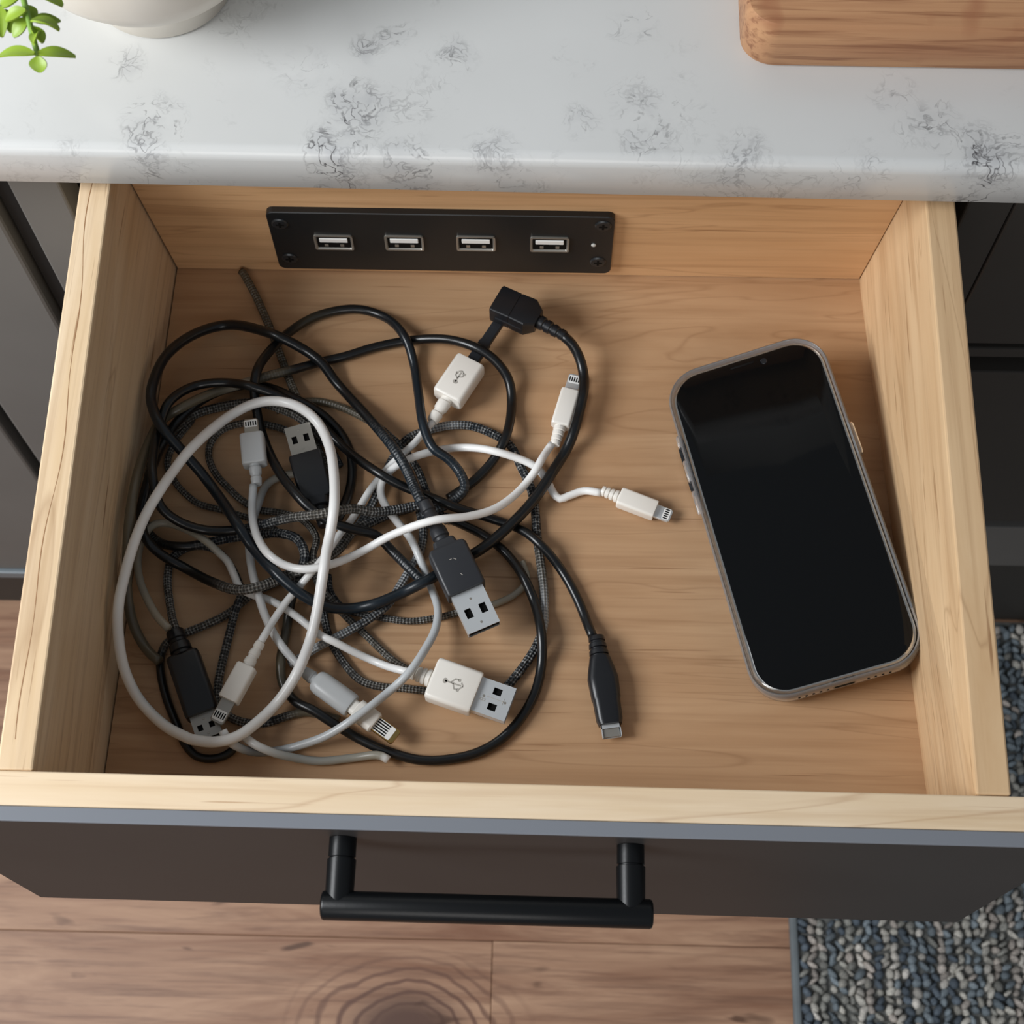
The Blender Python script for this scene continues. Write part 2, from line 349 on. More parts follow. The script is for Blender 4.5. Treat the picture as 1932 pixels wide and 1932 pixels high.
while ya < D-.002:
    yb_ = ya+.006; w0 = .5+.10*math.sin(ya*31)+.06*math.sin(ya*83); w1 = .5+.10*math.sin(yb_*31)+.06*math.sin(yb_*83)
    xa_ = -W2+xe(g['tlf'], g['tlb'], ya)-g['tl']*w0; xb_ = -W2+xe(g['tlf'], g['tlb'], yb_)-g['tl']*w1; hw_ = .00010+.00012*abs(math.sin(ya*57))
    hexa([(xa_-hw_, ya, H-.0003), (xa_+hw_, ya, H-.0003), (xb_+hw_, yb_, H-.0003), (xb_-hw_, yb_, H-.0003)], [(xa_-hw_, ya, H+.00004), (xa_+hw_, ya, H+.00004), (xb_+hw_, yb_, H+.00004), (xb_-hw_, yb_, H+.00004)], bm=bm); ya = yb_
link('crack', bm, plain('crack_brown', (150, 112, 76), .7), sbl, label='fine brown crack running along the board top')
# ------------------------------------------------------------------ USB charging plate screwed to the back board
hub = thing('usb_charging_panel', 'black metal plate with four sockets screwed to the drawer back', 'charger', (-.037, D, .006))
cx0, cx1, cz0, cz1 = -.1198, .0449, .0068, .0552; ccx, ccz = (cx0+cx1)/2, (cz0+cz1)/2
def platebm():
    bm = loft([(0, (cx1-cx0)/2, (cz1-cz0)/2, .0035), (.0030, (cx1-cx0)/2, (cz1-cz0)/2, .0035), (.0034, (cx1-cx0)/2-.0004, (cz1-cz0)/2-.0004, .0032)], axis='z', n=6)
    return bulk(bm, lambda v: Vector((ccx+v.x, D-.0001-v.z, ccz+v.y)))
autosmooth(link('plate', platebm(), M['plate'], hub), 30)
yf = D-.0035
for i, px in enumerate(((630, 456), (763, 457), (898, 458), (1037, 460))):
    c = at(*px, y=yf); x, z = c[0], c[2]
    bm = bmesh.new(); hw, hh = .0094, .0060
    # pressed steel frame: outer ring proud of the plate, sloping inward to the opening
    secs = [(0, hw, hh, .0012), (.0009, hw, hh, .0012), (.0009, hw-.0008, hh-.0008, .0008), (-.0004, hw-.0016, hh-.0016, .0006)]
    loft(secs, bm, 4, 'z', close=False); bulk(bm, lambda v: Vector((x+v.x, yf-v.z, z+v.y)))
    pt = link('usb_socket', bm, M['dull_steel'], hub); autosmooth(pt, 25)
    link('cavity', box(x-hw+.0014, x+hw-.0014, yf-.0002, yf+.0001, z-hh+.0014, z+hh-.0014), M['dark_hole'], pt)
    tg = link('tongue', box(x-hw+.0026, x+hw-.0026, yf-.0008, yf-.0001, z+.0003, z+.0034, .0002, 1), M['tongue'], pt)
    bm = bmesh.new()
    for k in (-1, 1): box(x+k*.0038-.0009, x+k*.0038+.0009, yf-.0004, yf-.0001, z-.0036, z-.0018, bm=bm)
    link('spring', bm, M['dull_steel'], pt)
for px in ((528, 422), (547, 487), (1138, 426), (1128, 494)):
    c = at(*px, y=yf); x, z = c[0], c[2]
    s = link('screw', lathe([(.0040, -.0002), (.0040, .0003), (.0034, .0009), (.0026, .0010)], 28, axis='y', c=(x, yf+.0001, z)), M['screw'], hub); autosmooth(s, 30)
    bm = bmesh.new(); box(x-.0020, x+.0020, yf-.00105, yf-.0009, z-.0005, z+.0005, bm=bm); box(x-.0005, x+.0005, yf-.00107, yf-.0009, z-.0020, z+.0020, bm=bm)
    link('cross_slot', bm, M['dark_hole'], s)
c = at(1120, 462, y=yf); link('indicator_lamp', lathe([(.0012, -.0001), (.0012, .0004), (.0006, .0008)], 16, axis='y', c=(c[0], yf, c[2])), M['led'], hub)
# ------------------------------------------------------------------ phone in a clear case
def phone():
    # leans: long left edge on the drawer bottom, right edge up against the side board
    L, Wd = .1610, .0800; zl, zr = .0118, .0300
    tl, bl, tr, br = (Vector(at(*q, z)) for q, z in (((1254, 720), zl), ((1438, 1326), zl), ((1545.6, 624), zr), ((1752, 1232), zr)))
    up = ((tl-bl)+(tr-br)).normalized(); rt = ((tr-tl)+(br-bl)); rt = (rt-up*rt.dot(up)).normalized(); nz = rt.cross(up); Rm3 = Matrix((rt, up, nz)).transposed()
    cen = (tl+bl+tr+br)/4; org = cen-nz*.0117
    Wd = ((tr-tl).length+(br-bl).length)/2+.0022; L = ((tl-bl).length+(tr-br).length)/2+.0035; org = org-Vector((.0008, 0, 0))
    t = thing('phone', 'black-screened phone in a clear bumper case leaning at the right side board', 'phone', org, Rm3)
    kw = dict(world=False)
    sil = N('silver_band').base(lin(205, 203, 198)).p(Roughness=.22, Metallic=1.).m
    clr = N('clear_case'); clr.base(lin(228, 232, 236)); clr.p(Roughness=.12, Transmission_Weight=.85, IOR=1.47); clr = clr.m
    glass = N('black_glass').base((.0028, .0032, .0036)).p(Roughness=.05, IOR=1.34).m
    hw, hl, r = Wd/2, L/2, .0165
    # case: tray with raised lip
    bm = loft([(.0003, hw-.0022, hl-.0022, r-.002), (.0012, hw-.0006, hl-.0006, r), (.003, hw, hl, r), (.0092, hw, hl, r), (.0112, hw-.0004, hl-.0004, r), (.0115, hw-.0009, hl-.0009, r-.0008),
               (.0111, hw-.0015, hl-.0015, r-.0012), (.0020, hw-.0020, hl-.0020, r-.0017)], axis='z', n=10)
    cs = autosmooth(link('case', bm, clr, t, **kw), 60)
    hw2, hl2, r2 = hw-.0022, hl-.0022, r-.0019
    autosmooth(link('body', loft([(.0021, hw2-.0006, hl2-.0006, r2), (.0030, hw2, hl2, r2), (.0094, hw2, hl2, r2), (.0101, hw2-.0006, hl2-.0006, r2)], axis='z', n=10), sil, t, **kw), 40)
    sc = autosmooth(link('screen', loft([(.0100, hw2-.0013, hl2-.0013, r2-.0010), (.0104, hw2-.0013, hl2-.0013, r2-.0010), (.0106, hw2-.0018, hl2-.0018, r2-.0014)], axis='z', n=10), glass, t, **kw), 40)
    autosmooth(link('earpiece', loft([(.01065, .0058, .0005, .0005), (.01078, .0056, .0004, .0004)], axis='z', n=4), M['dark_hole'], sc, **kw), 40).location = (0, hl2-.004, 0)
    o = link('front_camera', lathe([(.0016, .01065), (.0014, .0108)], 20), N('lens').base((.004, .005, .008)).p(Roughness=.03).m, sc, **kw); o.location = (.010, hl2-.0052, 0)
    for y0, y1_, s in ((.047, .053, -1), (.029, .040, -1), (.012, .024, -1), (.018, .034, 1)):
        b = loft([(y0, .0009, .0016, .0008), (y0+.001, .0013, .0021, .001), (y1_-.001, .0013, .0021, .001), (y1_, .0009, .0016, .0008)], axis='x', n=4)
        bulk(b, lambda v: Vector((s*(hw+.0002)+v.y, v.x, .0062+v.z))); autosmooth(link('side_button', b, clr, cs, **kw), 50)
        b = box(s*(hw-.0024)-.0004, s*(hw-.0024)+.0004, y0+.001, y1_-.001, .0045, .0080, .0002, 1); link('side_key', b, sil, t, **kw)
    bm = box(-.0050, .0050, -hl-.0001, -hl+.0008, .0042, .0078, .0008, 2); link('charge_port_cutout', bm, M['dark_hole'], cs, **kw)
    for k in list(range(-6, -1))+list(range(3, 7)):
        link('speaker_hole', lathe([(.0006, 0), (.0006, .0003)], 10, axis='y', c=(k*.0032+(.001 if k > 0 else -.001), -hl+.0001, .0060)), M['dark_hole'], cs, **kw)
    # dark camera block of the case back showing past the upper left edge
    cb = loft([(.0000, .0130, .0150, .005), (.0004, .0136, .0156, .0055), (.0020, .0136, .0156, .0055)], axis='z', n=6); bulk(cb, lambda v: Vector((v.x-hw+.0118, v.y+hl-.045, v.z)))
    autosmooth(link('camera_surround', cb, M['black_plastic'], t, **kw), 40)
phone()
# ------------------------------------------------------------------ cables
def cord_mat():
    """rubber or woven sheath: colour and how woven it is are stored along the cable itself"""
    m = N('cable_sheath'); a = m.n('ShaderNodeVertexColor', layer_name='Col'); al = a.outputs['Alpha']; uv = m.n('ShaderNodeUVMap').outputs[0]
    s = m.n('ShaderNodeSeparateXYZ', i={0: uv}); u, v = s.outputs[0], s.outputs[1]
    def wave(sg):
        ph = m.math('ADD', m.math('MULTIPLY', v, 2100.), m.math('MULTIPLY', u, sg*2*PI*4)); return m.math('SINE', ph)
    w1, w2 = wave(1), wave(-1); br = m.math('MULTIPLY', w1, w2); k = m.ramp(m.math('ADD', m.math('MULTIPLY', br, .5), .5), [(.25, 0.), (.75, 1.)])
    fl = m.ramp(m.noise(m.vmath('MULTIPLY', uv, (5., 520., 1.)), 1., 3, .6), [(.46, .0), (.56, 1.)])
    dark = m.mix(1., a.outputs['Color'], (.35, .36, .38), 'MULTIPLY'); lt = m.mix(.60, a.outputs['Color'], (.48, .48, .46))
    woven = m.mix(m.math('MULTIPLY', k, fl), m.mix(k, dark, a.outputs['Color']), lt)
    m.base(m.mix(al, a.outputs['Color'], woven)); m.p(Roughness=m.math('ADD', .30, m.math('MULTIPLY', al, .38)))
    m.bump(m.math('MULTIPLY', br, al), .9, .0006); return m.m
M['cord'] = cord_mat()
WHT, GRY, BLK, NVY, OLV, BRD, BRB, PAL = lin(240, 240, 238), lin(188, 192, 194), lin(15, 17, 19), lin(22, 32, 40), lin(92, 85, 70), lin(104, 99, 90), lin(48, 55, 62), lin(152, 146, 132)
def catmull(P, n=14):
    P = [np.array(q, float) for q in P]; P = [2*P[0]-P[1]]+P+[2*P[-1]-P[-2]]; out = []; T = []
    for i in range(1, len(P)-2):
        a, b, c, d = P[i-1:i+3]
        al = .5; t0 = 0; t1 = t0+max(1e-6, np.linalg.norm((b-a)[:2]))**al; t2 = t1+max(1e-6, np.linalg.norm((c-b)[:2]))**al; t3 = t2+max(1e-6, np.linalg.norm((d-c)[:2]))**al
        for k in range(n):
            t = t1+(t2-t1)*k/n
            A1 = (t1-t)/(t1-t0)*a+(t-t0)/(t1-t0)*b; A2 = (t2-t)/(t2-t1)*b+(t-t1)/(t2-t1)*c; A3 = (t3-t)/(t3-t2)*c+(t-t2)/(t3-t2)*d
            B1 = (t2-t)/(t2-t0)*A1+(t-t0)/(t2-t0)*A2; B2 = (t3-t)/(t3-t1)*A2+(t-t1)/(t3-t1)*A3
            out.append((t2-t)/(t2-t1)*B1+(t-t1)/(t2-t1)*B2); T.append(i-1+k/n)
    out.append(P[-2]); T.append(len(P)-3); return np.array(out), np.array(T)
def resample(P, T, step):
    seg = np.linalg.norm(np.diff(P, axis=0), axis=1); s = np.concatenate([[0], np.cumsum(seg)]); n = max(4, int(s[-1]/step)); q = np.linspace(0, s[-1], n)
    return np.stack([np.interp(q, s, P[:, k]) for k in range(P.shape[1])], 1), np.interp(q, s, T)
def tube(P, rad, cols, sides=10, closed=False):
    """sheath mesh with UVs (u round, v metres along) and a colour per ring"""
    P = [Vector(q) for q in P]; n = len(P); tan = []
    for i in range(n):
        a = P[i-1] if (i or closed) else P[i]; b = P[(i+1) % n] if (i < n-1 or closed) else P[i]; tan.append((b-a).normalized())
    nor = Vector((0, 0, 1)); verts = []; fr = []
    for i in range(n):
        nor = (nor-tan[i]*nor.dot(tan[i])).normalized() if i else (Vector((0, 0, 1))-tan[0]*tan[0].z).normalized(); bi = tan[i].cross(nor); fr.append((nor, bi))
        for k in range(sides): a = 2*PI*k/sides; verts.append(P[i]+rad*(math.cos(a)*nor+math.sin(a)*bi))
    faces = []; fuv = []; s = [0]
    for i in range(1, n+1): s.append(s[-1]+(P[i % n]-P[i-1]).length)
    m = n if closed else n-1
    for i in range(m):
        j = (i+1) % n
        for k in range(sides):
            l = (k+1) % sides; faces.append((i*sides+k, i*sides+l, j*sides+l, j*sides+k)); fuv += [(k/sides, s[i]), ((k+1)/sides, s[i]), ((k+1)/sides, s[i+1]), (k/sides, s[i+1])]
    if not closed:
        faces.append(tuple(range(sides))[::-1]); faces.append(tuple((n-1)*sides+k for k in range(sides))); fuv += [(0, 0)]*(2*sides)
    me = bpy.data.meshes.new('cord'); me.from_pydata([tuple(v) for v in verts], [], faces); uvl = me.uv_layers.new(name='UVMap'); uvl.data.foreach_set('uv', [c for q in fuv for c in q])
    ca = me.color_attributes.new('Col', 'FLOAT_COLOR', 'POINT'); ca.data.foreach_set('color', [float(c) for i in range(n) for k in range(sides) for c in cols[i]])
    for f in me.polygons: f.use_smooth = True
    me.update(); return me
def plate_holes(x0, x1, hw, z, holes, th=.0003):
    """flat metal sheet along x with real square windows"""
    bm = bmesh.new(); xs = sorted({x0, x1} | {a for h in holes for a in (h[0], h[1])}); ys = sorted({-hw, hw} | {a for h in holes for a in (h[2], h[3])})
    for a, b in zip(xs, xs[1:]):
        for c, d in zip(ys, ys[1:]):
            mx, my = (a+b)/2, (c+d)/2
            if any(h[0] < mx < h[1] and h[2] < my < h[3] for h in holes): continue
            bm.faces.new([bm.verts.new(q) for q in ((a, c, z), (b, c, z), (b, d, z), (a, d, z))])
    bmesh.ops.remove_doubles(bm, verts=bm.verts, dist=1e-6)
    r = bmesh.ops.extrude_face_region(bm, geom=list(bm.faces)); bmesh.ops.translate(bm, vec=(0, 0, -th), verts=[v for v in r['geom'] if isinstance(v, bmesh.types.BMVert)])
    bmesh.ops.recalc_face_normals(bm, faces=bm.faces); return bm
def ribbed(x0, x1, r0, r1, ribs, bm=None, flat=1.):
    """cable boot from the cable end x0 to the body end x1 with moulded ribs"""
    secs = [(x0, r0*.95, r0*.95, r0*.9)]
    for k in range(ribs):
        a = x0+(x1-x0)*(k+.1)/ribs; b = x0+(x1-x0)*(k+.68)/ribs; c = x0+(x1-x0)*(k+.76)/ribs; d = x0+(x1-x0)*(k+.98)/ribs
        for x, s in ((a, 1.), (b, 1.), (c, .84), (d, .84)):
            r = (r0+(r1-r0)*(x-x0)/(x1-x0))*s; secs.append((x, r, r*flat, r*.95*flat))
    secs.append((x1+.0006, r1, r1*flat, r1*.9*flat)); return loft(secs, bm, 4, 'x')
def usb_symbol(L, z, horizontal=True, w=.00028):
    bm = bmesh.new(); 
    def bar(p, q):
        p, q = Vector(p), Vector(q); d = (q-p).normalized(); n = Vector((-d.y, d.x))*w
        hexa([(*(p-n), z-.0001), (*(q-n), z-.0001), (*(q+n), z-.0001), (*(p+n), z-.0001)], [(*(p-n), z+.0001), (*(q-n), z+.0001), (*(q+n), z+.0001), (*(p+n), z+.0001)], bm=bm)
    s = L/2; bar((-s, 0), (s*.8, 0)); bar((-s*.35, 0), (-s*.0, s*.42)); bar((0, s*.42), (s*.4, s*.42)); bar((-s*.1, 0), (s*.2, -s*.42)); bar((s*.2, -s*.42), (s*.55, -s*.42))
    bar((s*.75, .0011), (s*1.05, 0)); bar((s*.75, -.0011), (s*1.05, 0))
    lathe([(.0010, z-.0001), (.0010, z+.0001)], 14, bm, (-s, 0, 0)); lathe([(.0006, z-.0001), (.0006, z+.0001)], 12, bm, (s*.48, s*.42, 0)); box(s*.5, s*.5+.0011, -s*.42-.0006, -s*.42+.0006, z-.0001, z+.0001, bm=bm)
    return bm
def strokes(segs, z, w=.00016):
    bm = bmesh.new()
    for x0, y0, x1, y1 in segs:
        p, q = Vector((x0, y0)), Vector((x1, y1)); d = (q-p).normalized(); n = Vector((-d.y, d.x))*w
        hexa([(*(p-n), z-.0001), (*(q-n), z-.0001), (*(q+n), z-.0001), (*(p+n), z-.0001)], [(*(p-n), z+.0001), (*(q-n), z+.0001), (*(q+n), z+.0001), (*(p+n), z+.0001)], bm=bm)
    return bm
KW = dict(world=False)
def part(name, bm, mat, parent, rot, ang=35, label=None):
    o = link(name, bm, mat, parent, False, label=label); autosmooth(o, ang); return o
# every plug is built along +x: boot from x=-a to 0, body 0..b, metal b..c
def make_plug(kind, root, Mx, a, b, c, w, hh, tipw, tiph, mats, ribs=4, bootw=None, sym=False):
    body_m, boot_m, tip_m = mats; hw = w/2; bw = (bootw or w*.40)/2
    def put(o): return o
    if kind == 'shoulder':
        secs = [(0, bw, bw, bw*.8), (b*.06, bw*1.1, bw*1.0, bw*.7), (b*.22, hw*.92, hh*.92, hh*.8), (b*.32, hw, hh, hh*.8), (b*.62, hw*.93, hh, hh*.7), (b*.64, hw*.88, hh*.96, hh*.7), (b*.93, hw*.84, hh*.95, hh*.7), (b, hw*.74, hh*.85, hh*.6)]
    elif kind == 'step':
        secs = [(0, hw*.50, hh*.75, hh*.4), (b*.02, hw*.56, hh*.85, hh*.35), (b*.13, hw*.62, hh*.92, hh*.3), (b*.15, hw*.90, hh*.98, hh*.3), (b*.20, hw, hh, hh*.3), (b*.98, hw, hh, hh*.3), (b, hw*.97, hh*.96, hh*.28)]
    elif kind == 'round':
        secs = [(0, hw*.80, hh*.8, hh*.75), (b*.05, hw*.92, hh*.93, hh*.85), (b*.15, hw, hh, hh*.9), (b*.95, hw, hh, hh*.9), (b, hw*.92, hh*.92, hh*.85)]
    else:
        secs = [(0, hw*.90, hh*.86, hh*.4), (b*.02, hw*.97, hh*.95, hh*.42), (b*.06, hw, hh, hh*.42), (b*.96, hw, hh, hh*.42), (b, hw*.96, hh*.94, hh*.4)]
    body = link('plug_body', loft(secs, n=5), body_m, root, False); body.matrix_basis = Mx; autosmooth(body, 35)
    part('strain_relief', ribbed(-a, 0, bw*.78, bw, ribs), boot_m, body, None, 40)
    if sym == 'neck':
        part('metal_shell', loft([(b-.0005, tipw/2, tiph/2, .0006), (b+(c-b)*.5, tipw/2, tiph/2, .0006), (b+(c-b)*.52, tipw*.44, tiph*.44, .0006), (c, tipw*.44, tiph*.44, .0006)], n=3), tip_m, body, None)
    elif kind in ('usb', 'step', 'usbdark'):
        t = tipw/2; h = tiph/2; L = c-b; o = [(b+L*.42, b+L*.66, -t*.66, -t*.26), (b+L*.42, b+L*.66, t*.26, t*.66)]
        sh = part('metal_shell', plate_holes(b-.0005, c, t, h, o), tip_m, body, None)
        bm = bmesh.new(); box(b-.0005, c, -t, t, -h, -h+.0003, bm=bm); box(b-.0005, c, -t, -t+.0003, -h, h-.0002, bm=bm); box(b-.0005, c, t-.0003, t, -h, h-.0002, bm=bm); 
        o2 = part('shell_wall', bm, tip_m, body, None)
        part('plug_insert', box(b-.0005, c-.0006, -t+.0004, t-.0004, -h+.0004, h*.35), M['dark_hole'], body, None)
        bm = bmesh.new(); lathe([(.0007, h-.0001), (.0005, h+.00012)], 12, bm, (b+L*.22, 0, 0)); lathe([(.0007, h-.0001), (.0005, h+.00012)], 12, bm, (b+L*.84, 0, 0)); part('dimple', bm, M['dull_steel'], body, None)
    elif kind in ('light', 'round'):
        t = tipw/2; h = tiph/2; L = c-b
        tp = part('connector_tip', loft([(b-.0005, t, h, h*.5), (c-.0008, t, h, h*.5), (c, t*.8, h*.8, h*.5)], n=4), tip_m, body, None)
        part('contact_pad', loft([(h, L*.22, t*.86, .0007), (h+.00012, L*.22, t*.86, .0007)], axis='z', n=3), M['tongue'], body, None).location = (c-L*.30, 0, 0)
        for k in range(5): part('contact', box(c-L*.44, c-L*.18, -t*.66+k*t*.33-t*.08, -t*.66+k*t*.33+t*.08, h+.0001, h+.00025), M['dark_hole'], body, None)
    elif kind == 'shoulder':
        t = tipw/2; h = tiph/2; bm = bmesh.new(); box(b-.001, c, -t, t, -h, -h+.0004, bm=bm); box(b-.001, c, -t, -t+.0004, -h, h, bm=bm); box(b-.001, c, t-.0004, t, -h, h, bm=bm); box(b-.001, b+(c-b)*.3, -t, t, h-.0004, h, bm=bm)
        part('metal_shell', bm, tip_m, body, None); part('plug_insert', box(b-.001, c-.0003, -t+.0008, t-.0008, -h*.3, h*.4), M['dull_steel'], body, None)
    if sym:
        part('usb_symbol', bulk(usb_symbol(w*.42, hh), lambda v: Vector((v.x+b*.5, v.y*1.3, v.z))), M['symbol'], body, None)
    return body
B_, Wt = 'black_plastic', 'white_plastic'
# name, label, sheath radius, path in photograph pixels, sheath colours at path indices (index, colour, wovenness),
# plugs at the path's start: (kind, [boot end, body start, body end, tip end] px, body px width, half thickness, tip px width, tip thickness, mats, ribs, boot px, symbol)
CB = []
def cable(name, label, r, path, cols, plug=None, plug2=None, late=None, closed=False, group=None): CB.append(dict(name=name, label=label, r=r, path=path, cols=cols, plug=plug, plug2=plug2, late=late, closed=closed))
def pl(kind, p0, p1, p2, p3, w, hh, tw, th, mats, ribs=4, boot=None, sym=False, dark=None): return dict(kind=kind, pts=(p0, p1, p2, p3), w=w, hh=hh, tw=tw, th=th, mats=mats, ribs=ribs, boot=boot, sym=sym)
cable('braided_cable', 'thin braided grey cord passing under the steel tip of the charcoal plug', .0016, [(619, 1085), (624, 1118), (648, 1147), (690, 1160), (724, 1166), (771, 1172), (817, 1167), (880, 1152), (935, 1139), (973, 1120), (994, 1095), (985, 1060)], [(0, BRB, 1), (7, BRD, 1), (8, PAL, 0), (11, PAL, 0)])
cable('braided_cable', 'braided grey cord curving low between the white plugs at the bottom', .0018, [(600, 1060), (610, 1100), (610, 1150), (622, 1205), (647, 1248), (678, 1282), (709, 1294), (755, 1298), (799, 1303), (835, 1310)], [(0, BRB, 1), (9, BRD, 1)])
cable('braided_cable', 'dark braided cord curling round the black plug at the lower left', .0019, [(590, 1062), (560, 1080), (520, 1099), (475, 1122), (430, 1158), (386, 1180), (349, 1195), (316, 1212), (303, 1240), (304, 1275), (315, 1320), (333, 1366), (350, 1405), (372, 1427), (405, 1431), (432, 1421), (450, 1400)], [(0, BRB, 1), (3, BRD, 1), (7, BRD, 1), (8, BLK, 0), (16, BLK, 0)])
cable('charging_cable', 'grey braided cable with a black plug standing on end at the lower left', .0019, [(333, 1192), (326, 1170), (321, 1142), (316, 1092), (324, 1055), (343, 1038), (372, 1030), (400, 1034), (421, 1050), (436, 1070), (449, 1097), (455, 1120), (444, 1152), (433, 1195), (420, 1248), (412, 1290), (412, 1325), (430, 1350), (460, 1363), (500, 1364), (542, 1351), (573, 1344), (604, 1348), (640, 1358)],
      [(0, BRD, 1), (10, BRB, 1), (17, BRD, 1), (19, BRB, 1), (21, OLV, 0), (23, OLV, 0)], pl('usbdark', (333, 1190), (345, 1236), (384, 1348), (398, 1392), 62, .0050, 48, .0042, (B_, B_, 'dull_steel'), 2, 44))
cable('braided_cable', 'small dark braided loop inside the upper part of the big white loop', .0017, [(572, 835), (540, 812), (479, 798), (446, 801), (415, 814), (397, 837), (394, 863), (407, 894), (433, 923), (459, 946), (490, 962), (530, 968), (572, 982), (597, 1015), (590, 1050), (600, 1100), (640, 1150), (693, 1201), (740, 1245), (774, 1266), (820, 1290)], [(0, BRD, 1), (20, BRD, 1)])
cable('braided_cable', 'short braided cord ending among the crossings left of centre', .0016, [(364, 790), (330, 835), (316, 875), (330, 909), (349, 931), (374, 950), (417, 962), (448, 971), (490, 985), (520, 1000)], [(0, BRD, 1), (9, BRD, 1)])
cable('braided_cable', 'black and silver braided cord rising from lower left towards the charcoal plug', .0020, [(545, 1254), (572, 1238), (600, 1220), (647, 1196), (693, 1170), (730, 1142), (755, 1105), (777, 1068), (793, 1040), (799, 1005), (792, 965)], [(0, GRY, .5), (2, GRY, .8), (4, BRB, 1), (7, GRY, 1), (9, BRB, 1), (10, BRB, 1)])
cable('braided_cable', 'blue-black braided cable arching down the right side of the tangle', .0021, [(640, 1030), (670, 1000), (700, 955), (722, 905), (745, 858), (768, 829), (807, 812), (846, 803), (885, 803), (924, 816), (962, 840), (983, 881), (1001, 920), (1009, 959), (1013, 1009), (1019, 1055), (1026, 1117), (1025, 1180), (1013, 1217), (988, 1257), (963, 1288), (945, 1308)],
      [(0, GRY, 1), (3, BRB, 1), (5, NVY, 1), (7, GRY, 1), (8, BRB, 1), (10, NVY, 1), (14, NVY, 1), (15, BRD, 1), (17, GRY, .6), (18, NVY, 1), (21, NVY, 1)])
cable('braided_cable', 'grey braided cord fading into blue behind the crossing of black cables', .0018, [(520, 775), (560, 760), (600, 757), (640, 767), (679, 785), (712, 804), (737, 824), (764, 850), (789, 888), (807, 933), (828, 965), (845, 985)], [(0, OLV, 0), (4, OLV, .3), (5, BRD, 1), (7, NVY, 1), (11, NVY, 1)])
cable('braided_cable', 'olive braided cord whose bare end leans towards the drawer back', .0020, [(455, 508), (467, 529), (480, 553), (503, 604), (526, 662), (542, 706), (560, 750), (577, 790), (596, 838), (612, 875), (630, 915)], [(0, OLV, .3), (2, OLV, .5), (10, OLV, 1)])
cable('charging_cable', 'long cable turning from grey braid to smooth black round the bottom right', .0022, [(640, 880), (622, 846), (596, 815), (565, 788), (531, 772), (500, 762), (471, 760), (420, 767), (368, 782), (329, 809), (304, 840), (286, 876), (277, 920), (272, 960), (277, 1000), (302, 1024), (349, 1031), (386, 1025), (433, 1015), (480, 1010), (526, 1006), (562, 1018), (575, 1050), (562, 1090), (548, 1140), (540, 1190), (530, 1245), (534, 1290), (557, 1323), (590, 1340), (631, 1366), (678, 1394), (724, 1415), (786, 1433), (833, 1434), (895, 1422), (942, 1397), (979, 1360), (1007, 1313), (1020, 1266), (1023, 1217), (1016, 1164), (1001, 1117), (979, 1074), (948, 1037), (911, 1009), (873, 990), (838, 975)],
      [(0, BRB, 1), (4, BRD, 1), (12, BRD, 1), (14, BLK, .3), (16, BLK, 0), (18, BRB, 1), (22, BRB, 1), (24, BLK, 0), (26, OLV, 0), (28, BLK, 0), (47, BLK, 0)])
cable('charging_cable', 'white cable with a steel-tipped white plug marked with a trident, low in the centre', .0018, [(775, 1269), (755, 1264), (730, 1257), (678, 1235), (631, 1211), (604, 1198), (557, 1161), (511, 1133), (473, 1121), (452, 1108), (441, 1084), (430, 1060), (412, 1042), (390, 1022), (360, 1003), (320, 988), (290, 990), (270, 1015), (260, 1055), (264, 1095), (280, 1135), (298, 1165), (318, 1186)],
      [(0, WHT, 0), (9, WHT, 0), (13, PAL, 0), (22, PAL, 0)], pl('usb', (777, 1269), (815, 1281), (899, 1311), (963, 1333), 82, .0048, 67, .0046, (Wt, Wt, 'steel'), 4, 34, True))
cable('charging_cable', 'pale cable with a stubby grey plug and brass tip pointing to the lower right', .0019, [(577, 1267), (563, 1255), (526, 1211), (501, 1164), (486, 1117), (475, 1074), (470, 1030), (474, 993), (486, 955), (503, 915), (530, 899), (585, 890)], [(0, GRY, 0), (3, WHT, 0), (7, GRY, 0), (11, PAL, 0)],
      pl('round', (577, 1267), (596, 1283), (664, 1332), (748, 1392), 46, .0044, 30, .0022, ('grey_plastic', 'grey_plastic', 'gold'), 1, 28))
cable('charging_cable', 'black cable with a large black plug buried under the white loop', .0023, [(613, 992), (632, 985), (647, 959), (661, 920), (664, 868), (648, 826), (620, 793), (590, 770), (555, 752), (523, 737), (480, 725), (430, 733), (380, 755), (335, 795), (300, 850), (276, 920), (266, 975), (273, 1012), (299, 1042), (355, 1075), (402, 1099), (448, 1113), (498, 1104), (542, 1085), (588, 1068), (640, 1035), (662, 1006), (700, 985), (740, 968), (778, 957)],
      [(0, BLK, 0), (20, BLK, 0), (21, BRD, 1), (24, BRD, 1), (26, BRD, 1), (27, BRB, 1), (29, BLK, 0)], pl('step', (613, 992), (604, 958), (576, 862), (562, 806), 66, .0052, 52, .0044, (B_, B_, 'dull_steel'), 3, 34))
cable('charging_cable', 'white cable whose trident-marked plug runs a dark neck into the black block', .0017, [(817, 796), (804, 809), (783, 835), (750, 865), (722, 894), (698, 925), (680, 954), (660, 985), (637, 1013), (613, 1049), (577, 1092), (542, 1133), (515, 1172), (492, 1211)],
      [(0, WHT, 0), (13, WHT, 0)], pl('usb', (817, 796), (843, 754), (889, 686), (943, 610), 65, .0050, 25, .0036, (Wt, Wt, 'charcoal_plastic'), 2, 30, 'neck'), pl('light', (491, 1212), (467, 1257), (432, 1322), (406, 1362), 39, .0034, 28, .0018, (Wt, Wt, 'dull_steel'), 3, 24))
